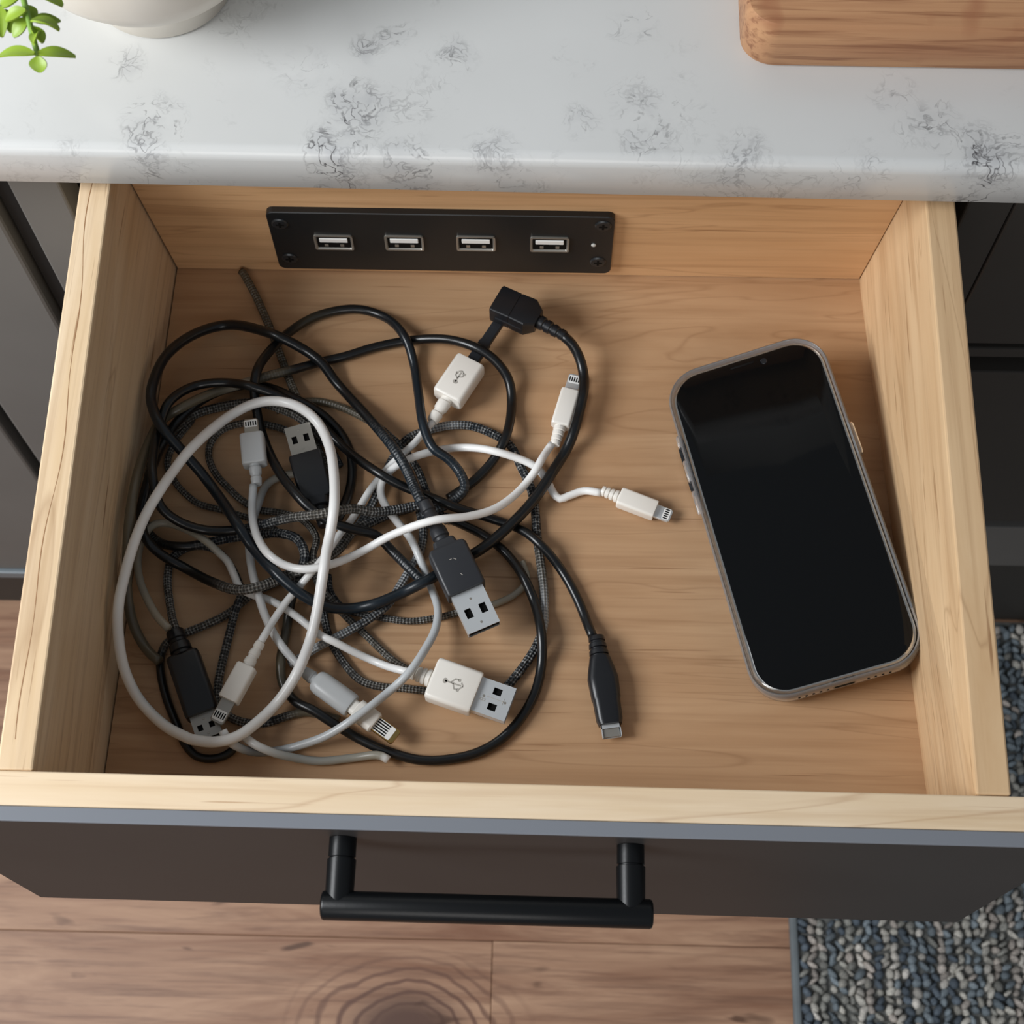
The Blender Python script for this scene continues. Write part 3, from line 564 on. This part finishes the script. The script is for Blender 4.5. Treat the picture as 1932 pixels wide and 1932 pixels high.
cable('charging_cable', 'black cable running from olive grey at the left wall over the top of the tangle', .0023, [(846, 941), (898, 904), (934, 863), (957, 816), (965, 765), (960, 718), (936, 682), (905, 659), (859, 643), (820, 639), (768, 643), (704, 656), (652, 672), (609, 682), (562, 695), (511, 708), (454, 725), (400, 742), (350, 765), (304, 795), (278, 842), (260, 894), (249, 945), (243, 993), (240, 1055), (240, 1117), (250, 1173), (268, 1212), (287, 1236), (302, 1248)],
      [(0, BLK, 0), (14, BLK, 0), (15, OLV, .2), (16, PAL, 0), (17, OLV, 0), (29, OLV, 0)])
cable('charging_cable', 'white cable with a slim plug lying alone in the open right part', .0019, [(1134, 930), (1103, 926), (1075, 935), (1056, 941), (1044, 930), (1035, 912), (1019, 889), (999, 874), (957, 858), (905, 846), (859, 845), (820, 851), (779, 863), (745, 881), (722, 907), (718, 930), (729, 957), (749, 984), (774, 1015), (793, 1055), (811, 1102), (826, 1148), (822, 1185), (802, 1225), (768, 1273), (709, 1325), (662, 1360), (616, 1388), (573, 1404), (526, 1416), (480, 1419), (448, 1409), (430, 1396), (420, 1378)],
      [(0, WHT, 0), (16, WHT, 0), (20, GRY, 0), (28, GRY, 0), (30, lin(110, 112, 112), 0), (32, WHT, 0), (33, WHT, 0)], pl('light', (1134, 930), (1168, 938), (1236, 965), (1265, 977), 38, .0034, 28, .0018, (Wt, Wt, 'steel'), 4, 26))
cable('charging_cable', 'smooth black cable looping up to a tall arch at the top of the tangle', .0023, [(800, 1100), (768, 1068), (740, 1040), (709, 1010), (665, 998), (625, 985), (583, 957), (557, 930), (523, 884), (498, 829), (485, 778), (480, 726), (488, 692), (510, 661), (536, 635), (575, 607), (614, 591), (666, 583), (703, 589), (740, 607), (766, 640), (781, 687), (789, 739), (799, 803), (817, 845), (846, 866), (869, 894), (877, 920), (859, 942), (795, 975)],
      [(0, NVY, .2), (3, BLK, 0), (14, BLK, 0), (15, lin(48, 44, 34), 0), (17, BLK, 0), (23, NVY, 0), (29, NVY, .3)])
cable('micro_usb_cable', 'long black cable ending in a bulbous black plug near the drawer centre front', .0022, [(1119, 1202), (1112, 1186), (1088, 1127), (1060, 1077), (1029, 1037), (988, 1002), (926, 978), (864, 959), (802, 934), (755, 915), (709, 889), (665, 858), (634, 830), (602, 797), (570, 771), (523, 746), (466, 727), (407, 722), (355, 733), (318, 760), (302, 800), (290, 850), (288, 900), (303, 955), (334, 982), (386, 1000), (448, 1000), (495, 990), (542, 978), (604, 970), (666, 960), (705, 966), (745, 962), (806, 950)],
      [(0, BLK, 0), (26, BLK, 0), (27, BRB, 1), (29, BRD, 1), (33, BRB, 1)], pl('shoulder', (1119, 1202), (1131, 1240), (1149, 1368), (1153, 1392), 58, .0044, 36, .0026, (B_, B_, 'steel'), 3, 38), late=None)
cable('adapter_cable', 'thick black cable joining the charcoal steel-tipped plug to the black block', .0025, [(796, 950), (782, 920), (766, 884), (740, 842), (688, 780), (634, 721), (604, 682), (549, 646), (498, 625), (433, 613), (368, 630), (316, 668), (292, 713), (285, 752), (299, 795), (345, 853), (381, 894), (425, 954), (452, 996), (480, 1037), (526, 1086), (573, 1124), (619, 1145), (662, 1148), (709, 1139), (755, 1120), (817, 1089), (864, 1061), (911, 1034), (957, 996), (1004, 947), (1040, 894), (1074, 837), (1094, 772), (1102, 722), (1094, 677), (1078, 648), (1062, 633)],
      [(0, NVY, .3), (3, NVY, .2), (4, BLK, 0), (22, NVY, 0), (25, NVY, 0), (27, BLK, 0), (37, BLK, 0)], pl('step', (796, 950), (836, 1022), (880, 1118), (911, 1189), 78, .0052, 65, .0048, ('charcoal_plastic', 'charcoal_plastic', 'steel'), 3, 36), 'block', late=28)
cable('charging_cable', 'white cable with slim plugs at both ends, one under the black cable on the right', .0019, [(1041, 838), (1026, 860), (1004, 897), (970, 935), (931, 961), (885, 974), (817, 982), (740, 1009), (678, 1043), (625, 1065), (573, 1074), (535, 1065), (504, 1043), (485, 1012), (477, 981), (476, 947), (477, 933), (478, 915)],
      [(0, WHT, 0), (8, WHT, 0), (12, WHT, 0), (15, GRY, 0), (17, GRY, 0)], pl('light', (1041, 838), (1057, 805), (1075, 739), (1085, 708), 39, .0034, 28, .0018, (Wt, Wt, 'steel'), 4, 26), pl('light', (478, 915), (481, 878), (474, 822), (470, 792), 48, .0040, 30, .0018, ('grey_plastic', 'grey_plastic', 'dull_steel'), 2, 26))
cable('stub_cable', 'short grey-white cable stub along the bottom of the tangle', .0019, [(733, 1434), (716, 1425), (666, 1430), (604, 1436), (557, 1430), (516, 1420), (480, 1404), (455, 1385)], [(0, WHT, 0), (1, lin(150, 146, 134), 0), (4, lin(150, 152, 148), 0), (7, WHT, 0)])
cable('cable_loop', 'large glossy white cable loop lying over the left of the tangle', .0024, [(360, 1395), (318, 1374), (285, 1346), (256, 1310), (233, 1257), (223, 1195), (224, 1139), (235, 1086), (253, 1024), (275, 971), (302, 925), (326, 890), (357, 850), (402, 808), (446, 777), (485, 760), (523, 757), (562, 767), (596, 793), (619, 835), (629, 884), (631, 946), (624, 1000), (616, 1040), (609, 1086), (596, 1164), (582, 1217), (560, 1270), (526, 1322), (486, 1362), (446, 1390), (402, 1400)],
      [(0, WHT, 0), (31, WHT, 0)], closed=True)
# ---- drape every cable over what already lies beneath it, starting from the drawer bottom
PXM = 4180.
def pathdata(c):
    P = [(x, y) for x, y in c['path']]
    if c['closed']: P = P+[P[0]]
    pts, T = catmull(P); return pts, T
def clampxy(q, r):
    y = min(max(q[1], .002+r), D-r-.0003); u = y/D
    zz = q[2]/H; lo = -W2+(g['blf']+(g['blb']-g['blf'])*u)*(1-zz)+(g['tlf']+(g['tlb']-g['tlf'])*u)*zz+r+.0006; q[1] = y; q[0] = max(q[0], lo); return q
for c in CB:
    pts, T = pathdata(c); d, T = resample(pts, T, 8.); n = len(d)
    c['px'] = d; c['T'] = T; c['z'] = np.full(n, c['r'])
    ext = []   # plug samples hang on the ends
    for e, key in ((0, 'plug'), (1, 'plug2')):
        k = c[key]
        if isinstance(k, dict):
            q = np.array(k['pts'], float)
            for a, b, hw, hh in ((q[0], q[1], (k['boot'] or 30)/2/PXM, (k['boot'] or 30)/2/PXM), (q[1], q[2], k['w']/2/PXM, k['hh']), (q[2], q[3], (k['w']*.46 if k['kind'] == 'round' else k['tw']/2)/PXM, .0038 if k['kind'] == 'round' else k['th']/2)):
                m = max(2, int(np.linalg.norm(b-a)/8))
                for j in range(m):
                    cen = a+(b-a)*(j+.5)/m; nrm = np.array([-(b-a)[1], (b-a)[0]])/np.linalg.norm(b-a)*PXM
                    rows_ = (0,) if hw < hh*1.25 else (-.66, 0, .66)
                    for s in rows_: ext.append((cen[0]+nrm[0]*hw*s, cen[1]+nrm[1]*hw*s, hw if len(rows_) == 1 else hw*.40, hh, e))
        elif k == 'block':
            for t_ in np.linspace(0, 1, 8):
                for s in (-1, 0, 1): ext.append((939+t_*73-s*12, 568+t_*36+s*20, .004, .0058, e))
    c['ext'] = np.array(ext) if ext else np.zeros((0, 5)); c['ze'] = [.006, .006]
SLOPE = .42
def cone(z, ds, s, closed=False):
    z = z.copy(); n = len(z)
    for _ in range(2 if closed else 1):
        for i in range(1, n): z[i] = max(z[i], z[i-1]-s*ds)
        if closed: z[0] = max(z[0], z[-1]-s*ds)
        for i in range(n-2, -1, -1): z[i] = max(z[i], z[i+1]-s*ds)
        if closed: z[-1] = max(z[-1], z[0]-s*ds)
    return z
def smooth(z, k, closed=False):
    if closed: zz = np.concatenate([z[-k:], z, z[:k]])
    else: zz = np.concatenate([np.full(k, z[0]), z, np.full(k, z[-1])])
    w = np.hanning(2*k+3)[1:-1]; w /= w.sum(); return np.convolve(zz, w, 'valid')
for it in range(7):
    OX = np.zeros((0, 2)); OZ = np.zeros(0); OH = np.zeros(0); OV = np.zeros(0); OP = np.zeros(0)
    def need(X, h, v, mask=None, pw=2.):
        """lowest centre height at which samples X clear everything laid so far"""
        if len(OX) == 0: return np.full(len(X), -1.)
        d = np.hypot(X[:, None, 0]-OX[None, :, 0], X[:, None, 1]-OX[None, :, 1]); R_ = h[:, None]+OH[None]*1.0; q = np.clip(d/R_, 0, 1)
        zz = np.where(d < R_, OZ[None]+(v[:, None]+OV[None])*np.sqrt(1-q**np.maximum(OP[None], pw))*1.12, -1.); 
        if mask is not None: zz = np.where(mask, zz, -1.)
        return zz.max(1)
    jobs = [(i, 'all' if c['late'] is None else 'early') for i, c in enumerate(CB)]
    k1 = [i for i, c in enumerate(CB) if c['late'] is not None][0]; li = len(CB)-2; jobs.insert(li, (k1, 'late'))
    for i, mode in jobs:
        c = CB[i]; r = c['r']; n = len(c['px'])
        if mode != 'late':
            X = np.array([clampxy(at(x, y, z), r) for (x, y), z in zip(c['px'], c['z'])]); c['X'] = X; c['ds'] = np.mean(np.linalg.norm(np.diff(X[:, :2], axis=0), axis=1)); raw = np.array([at(x, y, z)[:2] for (x, y), z in zip(c['px'], c['z'])]); u_ = np.clip(raw[:, 1]/D, 0, 1); zz_ = c['z']/H; lo_ = -W2+(g['blf']+(g['blb']-g['blf'])*u_)*(1-zz_)+(g['tlf']+(g['tlb']-g['tlf'])*u_)*zz_+r+.0008; c['climb'] = np.maximum(c.get('climb', np.full(n, 0.)), np.where(lo_ > raw[:, 0], c['z']+(lo_-raw[:, 0])/.30, 0)); c['low'] = np.maximum(np.full(n, r), c['climb'])
            E = np.array([at(q[0], q[1], c['ze'][int(q[4])]) for q in c['ext']]) if len(c['ext']) else np.zeros((0, 3)); c['E'] = E
            mel = 0 if c['late'] is None else c['late']
        X = c['X']; idx = np.arange(n)
        if mode == 'early': idx = idx[c['T'] < c['late']]
        if mode == 'late': idx = idx[c['T'] >= c['late']]
        low = c['low']; zl = need(X[idx], np.full(len(idx), r), np.full(len(idx), r)); low[idx] = np.maximum(low[idx], zl+np.where(zl > 0, .0007 if c['closed'] else .0003, 0))
        # own earlier turns
        z = low.copy(); gap = int(.02/c['ds'])
        for j in idx:
            if j-gap > 0:
                d = np.hypot(X[j, 0]-X[:j-gap, 0], X[j, 1]-X[:j-gap, 1]); hit = d < 2*r
                if c['closed'] : hit &= (np.arange(j-gap) > gap) | (j < n-gap)
                if hit.any(): low[j] = max(low[j], (low[:j-gap][hit]+2*r*np.sqrt(1-(d[hit]/(2*r))**2)).max())
        # plugs: rigid, lie level; the cable end meets them
        fix = {}
        for e in (0, 1):
            if len(c['ext']) and (c['ext'][:, 4] == e).any():
                if (mode == 'early' and e == 1) or (mode == 'late' and e == 0): continue
                m = c['ext'][:, 4] == e; E = c['E'][m]; h = c['ext'][m, 2]; v = c['ext'][m, 3]
                zz = np.maximum(need(E, h, v, None, 6.), v.max()+.0002); c['ze'][e] = float(zz.max()); low[0 if e == 0 else n-1] = max(low[0 if e == 0 else n-1], c['ze'][e]); fix[e] = c['ze'][e]
        if mode == 'late' and len(c['ext']): fix[0] = c['ze'][0]
        l2 = low.copy()
        for _ in range(4):
            z = smooth(cone(l2, c['ds'], SLOPE, c['closed']), 4, c['closed']); l2 = l2+np.clip(low-z, 0, None)
        z = np.maximum(z, r)
        for e, f in fix.items():           # meet the plug's centre height
            w = np.clip(1-np.arange(n)*c['ds']/.010, 0, 1); w = w if e == 0 else w[::-1]; w = w*w*(3-2*w); z = z*(1-w)+w*np.maximum(f, 0)
        c['z2'] = z
        OX = np.concatenate([OX, X[idx, :2]]); OZ = np.concatenate([OZ, z[idx]]); OH = np.concatenate([OH, np.full(len(idx), r)]); OV = np.concatenate([OV, np.full(len(idx), r)]); OP = np.concatenate([OP, np.full(len(idx), 2.)])
        for e in (0, 1):
            if e in fix and not (mode == 'late' and e == 0 and len(c['ext'])):
                m = c['ext'][:, 4] == e; OX = np.concatenate([OX, c['E'][m][:, :2]]); OZ = np.concatenate([OZ, np.full(m.sum(), c['ze'][e])]); OH = np.concatenate([OH, c['ext'][m, 2]]); OV = np.concatenate([OV, c['ext'][m, 3]]); OP = np.concatenate([OP, np.full(m.sum(), 6.)])
    for c in CB: c['z'] = c['z2']
cidx = 0
for c in CB:
    X = np.array([clampxy(at(x, y, z), c['r']) for (x, y), z in zip(c['px'], c['z'])]); X[:, 2] = c['z']
    col = []
    ks = [k[0] for k in c['cols']]
    for t_ in c['T']:
        j = max(0, min(len(ks)-2, np.searchsorted(ks, t_, 'right')-1)); a, b = c['cols'][j], c['cols'][j+1]; f = min(1, max(0, (t_-a[0])/max(1e-6, b[0]-a[0]))); f = f*f*(3-2*f)
        col.append([a[1][q]*(1-f)+b[1][q]*f for q in range(3)]+[a[2]*(1-f)+b[2]*f])
    loc = Vector(X.mean(0)); loc.z = 0.
    if c['plug'] is None and c['plug2'] is None:
        if c['closed']: X = X[:-1]; col = col[:-1]
        me = tube([Vector(q)-loc for q in X], c['r'], col, 12, c['closed']); me.materials.append(M['cord']); o = bpy.data.objects.new(c['name'], me); C.objects.link(o); o.location = loc; tag(o, c['label'], 'cable', 'cables tangled in the drawer'); continue
    root = thing(c['name'], c['label'], 'cable', loc, None, 'cables tangled in the drawer')
    me = tube([Vector(q)-loc for q in X], c['r'], col, 12); me.materials.append(M['cord']); o = bpy.data.objects.new('cord', me); C.objects.link(o); o.parent = root
    for e, key in ((0, 'plug'), (1, 'plug2')):
        k = c[key]
        if isinstance(k, dict):
            z = c['ze'][e]; q = [Vector(at(*p_, z)) for p_ in k['pts']]
            d = (q[3]-q[0]).normalized() if k['kind'] != 'x' else 0; ang = math.atan2(d.y, d.x)
            dd = (q[2]-q[1]); ang = math.atan2(dd.y+d.y*dd.length, dd.x+d.x*dd.length)
            Mx = Matrix.Translation(q[1]-loc) @ Matrix.Rotation(ang, 4, 'Z'); a = (q[1]-q[0]).length; b = (q[2]-q[1]).length; cc = b+(q[3]-q[2]).length; s = 1/PXM*(.652-z)/.652*1.0
            pm = [M[x] for x in k['mats']]
            body = make_plug(k['kind'], root, Mx, a, b, cc, k['w']*s, k['hh'], k['tw']*s, k['th'], pm, k['ribs'], (k['boot'] or 30)*s, k['sym'])
            c['body'+key] = body
            if k['kind'] == 'round':       # second, paler collar before the tip
                part('collar', loft([(b-.0002, .0034, .0030, .002), (b+(cc-b)*.10, .0034, .0030, .002), (b+(cc-b)*.12, k['w']*s*.46, .0036, .0024), (b+(cc-b)*.52, k['w']*s*.44, .0035, .0024), (b+(cc-b)*.55, k['w']*s*.38, .0030, .002)], n=4), M['white_plastic'], body, None)
            if c['name'] == 'adapter_cable':
                w = k['w']*s
                part('moulded_mark', strokes([(b*.42, -.0016, b*.42, -.0004), (b*.42, .0004, b*.46, .0014), (b*.72, .0004, b*.76, .0010)], k['hh'], .00012), M['symbol'], body, None)
            if c['label'].startswith('white cable with a steel'):
                L = cc-b; h = k['th']/2
                part('stamped_mark', strokes([(b+L*.14, -.0012, b+L*.28, -.0012), (b+L*.14, -.0022, b+L*.28, -.0022), (b+L*.14, -.0012, b+L*.14, -.0022), (b+L*.21, -.0012, b+L*.21, -.0022), (b+L*.28, -.0012, b+L*.28, -.0022), (b+L*.30, .0002, b+L*.78, .0002), (b+L*.78, -.0012, b+L*.78, .0016)], h+.00004, .00010), M['symbol'], body, None)
        elif k == 'block':
            z = c['ze'][e]; q0, q1 = Vector(at(936, 571, z)), Vector(at(1016, 606, z)); d = q1-q0; ang = math.atan2(d.y, d.x); L = d.length
            Mx = Matrix.Translation(q0-loc) @ Matrix.Rotation(ang, 4, 'Z')
            hw = .0076
            body = link('adapter_block', loft([(0, hw*.93, .0050, .0010), (.0006, hw, .0056, .0012), (L*.44, hw, .0056, .0012), (L*.45, hw*.97, .0053, .0010), (L*.46, hw*.97, .0053, .0010), (L*.47, hw, .0056, .0012), (L*.80, hw*1.04, .0056, .0014), (L, hw*.62, .0042, .0014)], n=3), M['black_plastic'], root, False); body.matrix_basis = Mx; autosmooth(body, 25)
            b0, b1 = Vector(at(1014, 605, z)), Vector(at(1063, 633, z)); dd = b1-b0
            bm = ribbed(-dd.length-.001, 0, .0026, .0036, 4); R_ = Mx.inverted() @ Matrix.Translation(b0-loc) @ Matrix.Rotation(math.atan2(-dd.y, -dd.x), 4, 'Z'); bm.transform(R_)
            part('strain_relief', bm, M['black_plastic'], body, None, 40)
            part('seam_ridge', box(L*.15, L*.75, -hw-.0003, -hw+.0002, -.0006, .0002), M['charcoal_plastic'], body, None)
# ------------------------------------------------------------------ rug
def rug():
    x0, x1, ya, yb = .2215, .86, -.62, .314
    t = thing('rug', 'chunky woven rug in mottled grey and blue on the plank floor', 'rug', ((x0+x1)/2, (ya+yb)/2, ZF))
    link('backing', box(x0, x1, ya, yb, ZF+.0002, ZF+.004), plain('rug_backing', (112, 114, 112), .9), t)
    link('edge_binding', box(x0-.003, x0+.003, ya, yb, ZF+.0002, ZF+.009, .002, 2), plain('rug_binding', (120, 128, 132), .9, noise=.3), t)
    sp = .0072; sy = .0066; verts = []; faces = []; cols = []
    pal = [lin(*c) for c in ((196, 193, 184), (168, 166, 158), (132, 143, 150), (96, 106, 116), (184, 176, 168), (150, 150, 144), (120, 131, 138), (206, 202, 194))]
    nx = int((x1-x0)/sp); ny = int((yb-ya)/sy); rnd = random.Random(3)
    colmain = [rnd.choice(pal) for _ in range(nx)]
    A = [(math.cos(PI*2*k/6), math.sin(PI*2*k/6)) for k in range(6)]
    for i in range(nx):
        cc = colmain[i]; run = 0
        for j in range(ny):
            if run <= 0: run = rnd.randint(4, 20); cc = colmain[i] if rnd.random() < .45 else rnd.choice(pal)
            run -= 1; k = rnd.uniform(.75, 1.5); col = [min(1, q*k) for q in (rnd.choice(pal) if rnd.random() < .3 else cc)]
            x = x0+.004+(i+.5)*sp+rnd.uniform(-.0018, .0018); y = ya+(j+.5)*sy+rnd.uniform(-.0015, .0015); zt = ZF+.004+rnd.uniform(.0045, .009); rx, ry = rnd.uniform(.0026, .0042), rnd.uniform(.0030, .0052); sk = rnd.uniform(-.003, .003)
            b = len(verts)
            for zz, f in ((ZF+.0035, .9), (ZF+.0035+(zt-ZF-.0035)*.55, 1.), (zt-.0012, .66)):
                for a_, b_ in A: verts.append((x+a_*rx*f+b_*sk, y+b_*ry*f, zz))
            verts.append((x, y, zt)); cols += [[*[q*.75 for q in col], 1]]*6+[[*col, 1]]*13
            for r_ in (0, 6):
                for k_ in range(6): faces.append((b+r_+k_, b+r_+(k_+1) % 6, b+r_+6+(k_+1) % 6, b+r_+6+k_))
            for k_ in range(6): faces.append((b+12+k_, b+12+(k_+1) % 6, b+18))
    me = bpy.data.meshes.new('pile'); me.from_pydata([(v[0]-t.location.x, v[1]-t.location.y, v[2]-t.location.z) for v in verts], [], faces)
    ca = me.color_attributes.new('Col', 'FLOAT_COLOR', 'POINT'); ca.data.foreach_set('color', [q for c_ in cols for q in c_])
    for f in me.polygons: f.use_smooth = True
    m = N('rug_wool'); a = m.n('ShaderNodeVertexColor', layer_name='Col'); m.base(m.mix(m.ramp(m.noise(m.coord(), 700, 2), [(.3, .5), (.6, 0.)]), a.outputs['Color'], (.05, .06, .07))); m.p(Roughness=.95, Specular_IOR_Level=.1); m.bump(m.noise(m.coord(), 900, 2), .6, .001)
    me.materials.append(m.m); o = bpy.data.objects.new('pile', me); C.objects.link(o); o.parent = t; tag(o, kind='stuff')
rug()
# ------------------------------------------------------------------ cutting board
def board():
    x0, y0, w, d, z0, z1 = .0957, .3065, .42, .26, CT1, CT1+.0265
    m = N('oiled_board_wood'); P = m.coord((.09, 1, 1)); P2 = m.coord((.04, 1, 1)); f1 = m.noise(P, 40, 4, .55, 1.2); f2 = m.noise(P2, 330, 3, .6, .3)
    c = m.mix(m.ramp(f1, [(.3, 0.), (.7, 1.)]), lin(166, 117, 82), lin(200, 154, 112)); c = m.mix(m.ramp(f2, [(.34, .8), (.52, 0.)]), c, lin(132, 84, 54))
    nod = m.noise(m.coord((1, .7, .7)), 34, 2, .5); c = m.mix(m.ramp(nod, [(.28, .5), (.36, 0.)]), c, lin(150, 92, 62))
    m.base(c); m.p(Roughness=.5); m.bump(f2, .2, .0005)
    t = thing('cutting_board', 'thick brown wooden cutting board with rounded corner on the worktop at the right', 'cutting board', (x0+w/2, y0+d/2, CT1))
    hw, hd = w/2, d/2; n = 8
    bm = loft([(.0002, hw-.001, hd-.001, .013), (.0014, hw, hd, .014), (.0235, hw, hd, .014), (.0258, hw-.0010, hd-.0010, .013), (.0265, hw-.003, hd-.003, .011)], axis='z', n=8)
    o = link('board', bm, m.m, t, False); autosmooth(o, 40); o.rotation_euler = (0, 0, -.004)
    # paler end-grain block let into the corner
board()
# ------------------------------------------------------------------ potted plant trailing over the worktop
def plant():
    c = at(308, -30, CT1); cx, cy = c[0], c[1]
    t = thing('potted_plant', 'cream ceramic bowl pot with a bright green trailing plant on the worktop corner', 'plant', (cx, cy, CT1))
    m = N('cream_ceramic'); m.base(m.mix(m.ramp(m.noise(m.coord(), 18, 3, .5, .5), [(.35, 0.), (.7, 1.)]), lin(212, 204, 190), lin(228, 222, 212))); m.p(Roughness=.38)
    prof = [(.020, .0005), (.0300, .0003), (.0315, .0012), (.0320, .0095), (.0330, .0112), (.0385, .0165), (.0462, .0245), (.0535, .034), (.0575, .042), (.0570, .056), (.0545, .068), (.0535, .0745), (.0520, .0760), (.0505, .0745), (.050, .066), (.049, .064)]
    autosmooth(link('pot', lathe(prof, 72), m.m, t, False), 60)
    link('soil', bulk(lathe([(.050, .058), (.0495, .064), (.02, .067)], 40), lambda v: v), plain('dark_soil', (52, 40, 30), .95, bump=.8), t, False)
    lm = N('leaf_green'); tc = m; k = lm.noise(lm.coord(), 90, 3); lm.base(lm.mix(k, lin(116, 150, 34), lin(158, 184, 58))); lm.p(Roughness=.42, Subsurface_Weight=.0, Transmission_Weight=.0); lm = lm.m
    sm = plain('stem_green', (120, 158, 60), .5)
    def W(px, py, z): return Vector(at(px, py, z))-Vector((cx, cy, CT1))
    rnd = random.Random(5)
    def leaf(a, b, w, cup=.12, tilt=0.):
        """leaf blade from its stalk point a to its tip b, with a midrib fold and thickness"""
        d = b-a; L = d.length; d.normalize(); up = Vector((0, 0, 1)); s = d.cross(up).normalized(); s = (s*math.cos(tilt)+up*math.sin(tilt)).normalized(); nn = s.cross(d).normalized()
        bm = bmesh.new(); N_ = 8; top = []; bot = []
        for i in range(N_+1):
            u = i/N_; hw = w/2*(math.sin(PI*min(1, u*.93+.03)**.85)**.8); p_ = a+d*(L*u)+nn*(L*.10*math.sin(PI*u)); r1 = []; r2 = []
            for q in (-1, -.5, 0, .5, 1):
                e = nn*(abs(q)*hw*cup*2); r1.append(bm.verts.new(p_+s*q*hw+e+nn*.0005)); r2.append(bm.verts.new(p_+s*q*hw+e-nn*.0005*(1-abs(q)*.6)))
            top.append(r1); bot.append(r2)
        for i in range(N_):
            for q in range(4): bm.faces.new((top[i][q], top[i][q+1], top[i+1][q+1], top[i+1][q])); bm.faces.new((bot[i][q+1], bot[i][q], bot[i+1][q], bot[i+1][q+1]))
            bm.faces.new((top[i][0], top[i+1][0], bot[i+1][0], bot[i][0])); bm.faces.new((top[i+1][4], top[i][4], bot[i][4], bot[i+1][4]))
        bm.faces.new(top[0][::-1]+bot[0]); bm.faces.new(top[-1]+bot[-1][::-1]); bmesh.ops.recalc_face_normals(bm, faces=bm.faces)
        o = link('leaf', bm, lm, t, False); autosmooth(o, 60)
    def stem(P, r=.0011):
        me = tube([Vector(q) for q in resample(catmull([tuple(v) for v in P], 8)[0], np.zeros(len(catmull([tuple(v) for v in P], 8)[0])), .004)[0]], r, [[.2, .35, .08, 0]]*400, 8); me.materials.append(sm); o = bpy.data.objects.new('stem', me); C.objects.link(o); o.parent = t
    z = .235
    S = [Vector((-.020, -.005, .064)), Vector((-.035, -.03, .10)), W(20, -120, z+.01), W(40, -20, z+.006), W(55, 40, z+.003), W(66, 85, z), W(72, 104, z-.001)]; stem(S)
    S2 = [Vector((-.02, .0, .064)), Vector((-.04, -.01, .10)), W(-40, -60, z), W(-20, 0, z-.004)]; stem(S2)
    S3 = [Vector((-.010, .0, .064)), Vector((-.02, -.01, .10)), W(60, -130, z), W(66, -40, z), W(60, -10, z)]; stem(S3)
    for a, b, w, cu, ti in (((70, 102), (143, 108), 25, .1, .1), ((66, 102), (-2, 107), 25, .1, -.1), ((73, 106), (76, 137), 33, .12, 0), ((64, 84), (76, 62), 20, .2, .4), ((60, 50), (80, 82), 24, .2, .5), ((58, 40), (112, 58), 30, .2, .5), ((60, 38), (114, 40), 22, .1, -.4),
                            ((52, 36), (26, 70), 26, .1, .3), ((50, 20), (12, 40), 26, .15, .2), ((46, 10), (62, 42), 32, .15, .2), ((40, -10), (2, 12), 36, .15, .2), ((48, -8), (98, -22), 40, .15, .2), ((50, -25), (118, 12), 40, .12, .3), ((8, 18), (20, 62), 28, .2, .4), ((-10, 10), (4, 70), 36, .2, .2), ((30, -40), (-20, -20), 40, .15, 0), ((40, -60), (90, -70), 36, .1, 0), ((30, -90), (-20, -100), 36, .1, 0), ((10, -120), (70, -140), 40, .1, 0)):
        zz = z+rnd.uniform(-.003, .006); leaf(W(*a, zz), W(*b, zz-.004), w/5300., cu, ti)
    for k in range(16):
        an = rnd.uniform(0, 2*PI); r0 = rnd.uniform(.005, .03); a = Vector((r0*math.cos(an), r0*math.sin(an), .066)); b = a+Vector((math.cos(an)*.02, math.sin(an)*.02, rnd.uniform(.01, .03))); stem([a, (a+b)/2+Vector((0, 0, .006)), b], .0009); 
        for q in (-.7, .7): leaf(b, b+Vector((math.cos(an+q), math.sin(an+q), .2))*.016, .009)
plant()
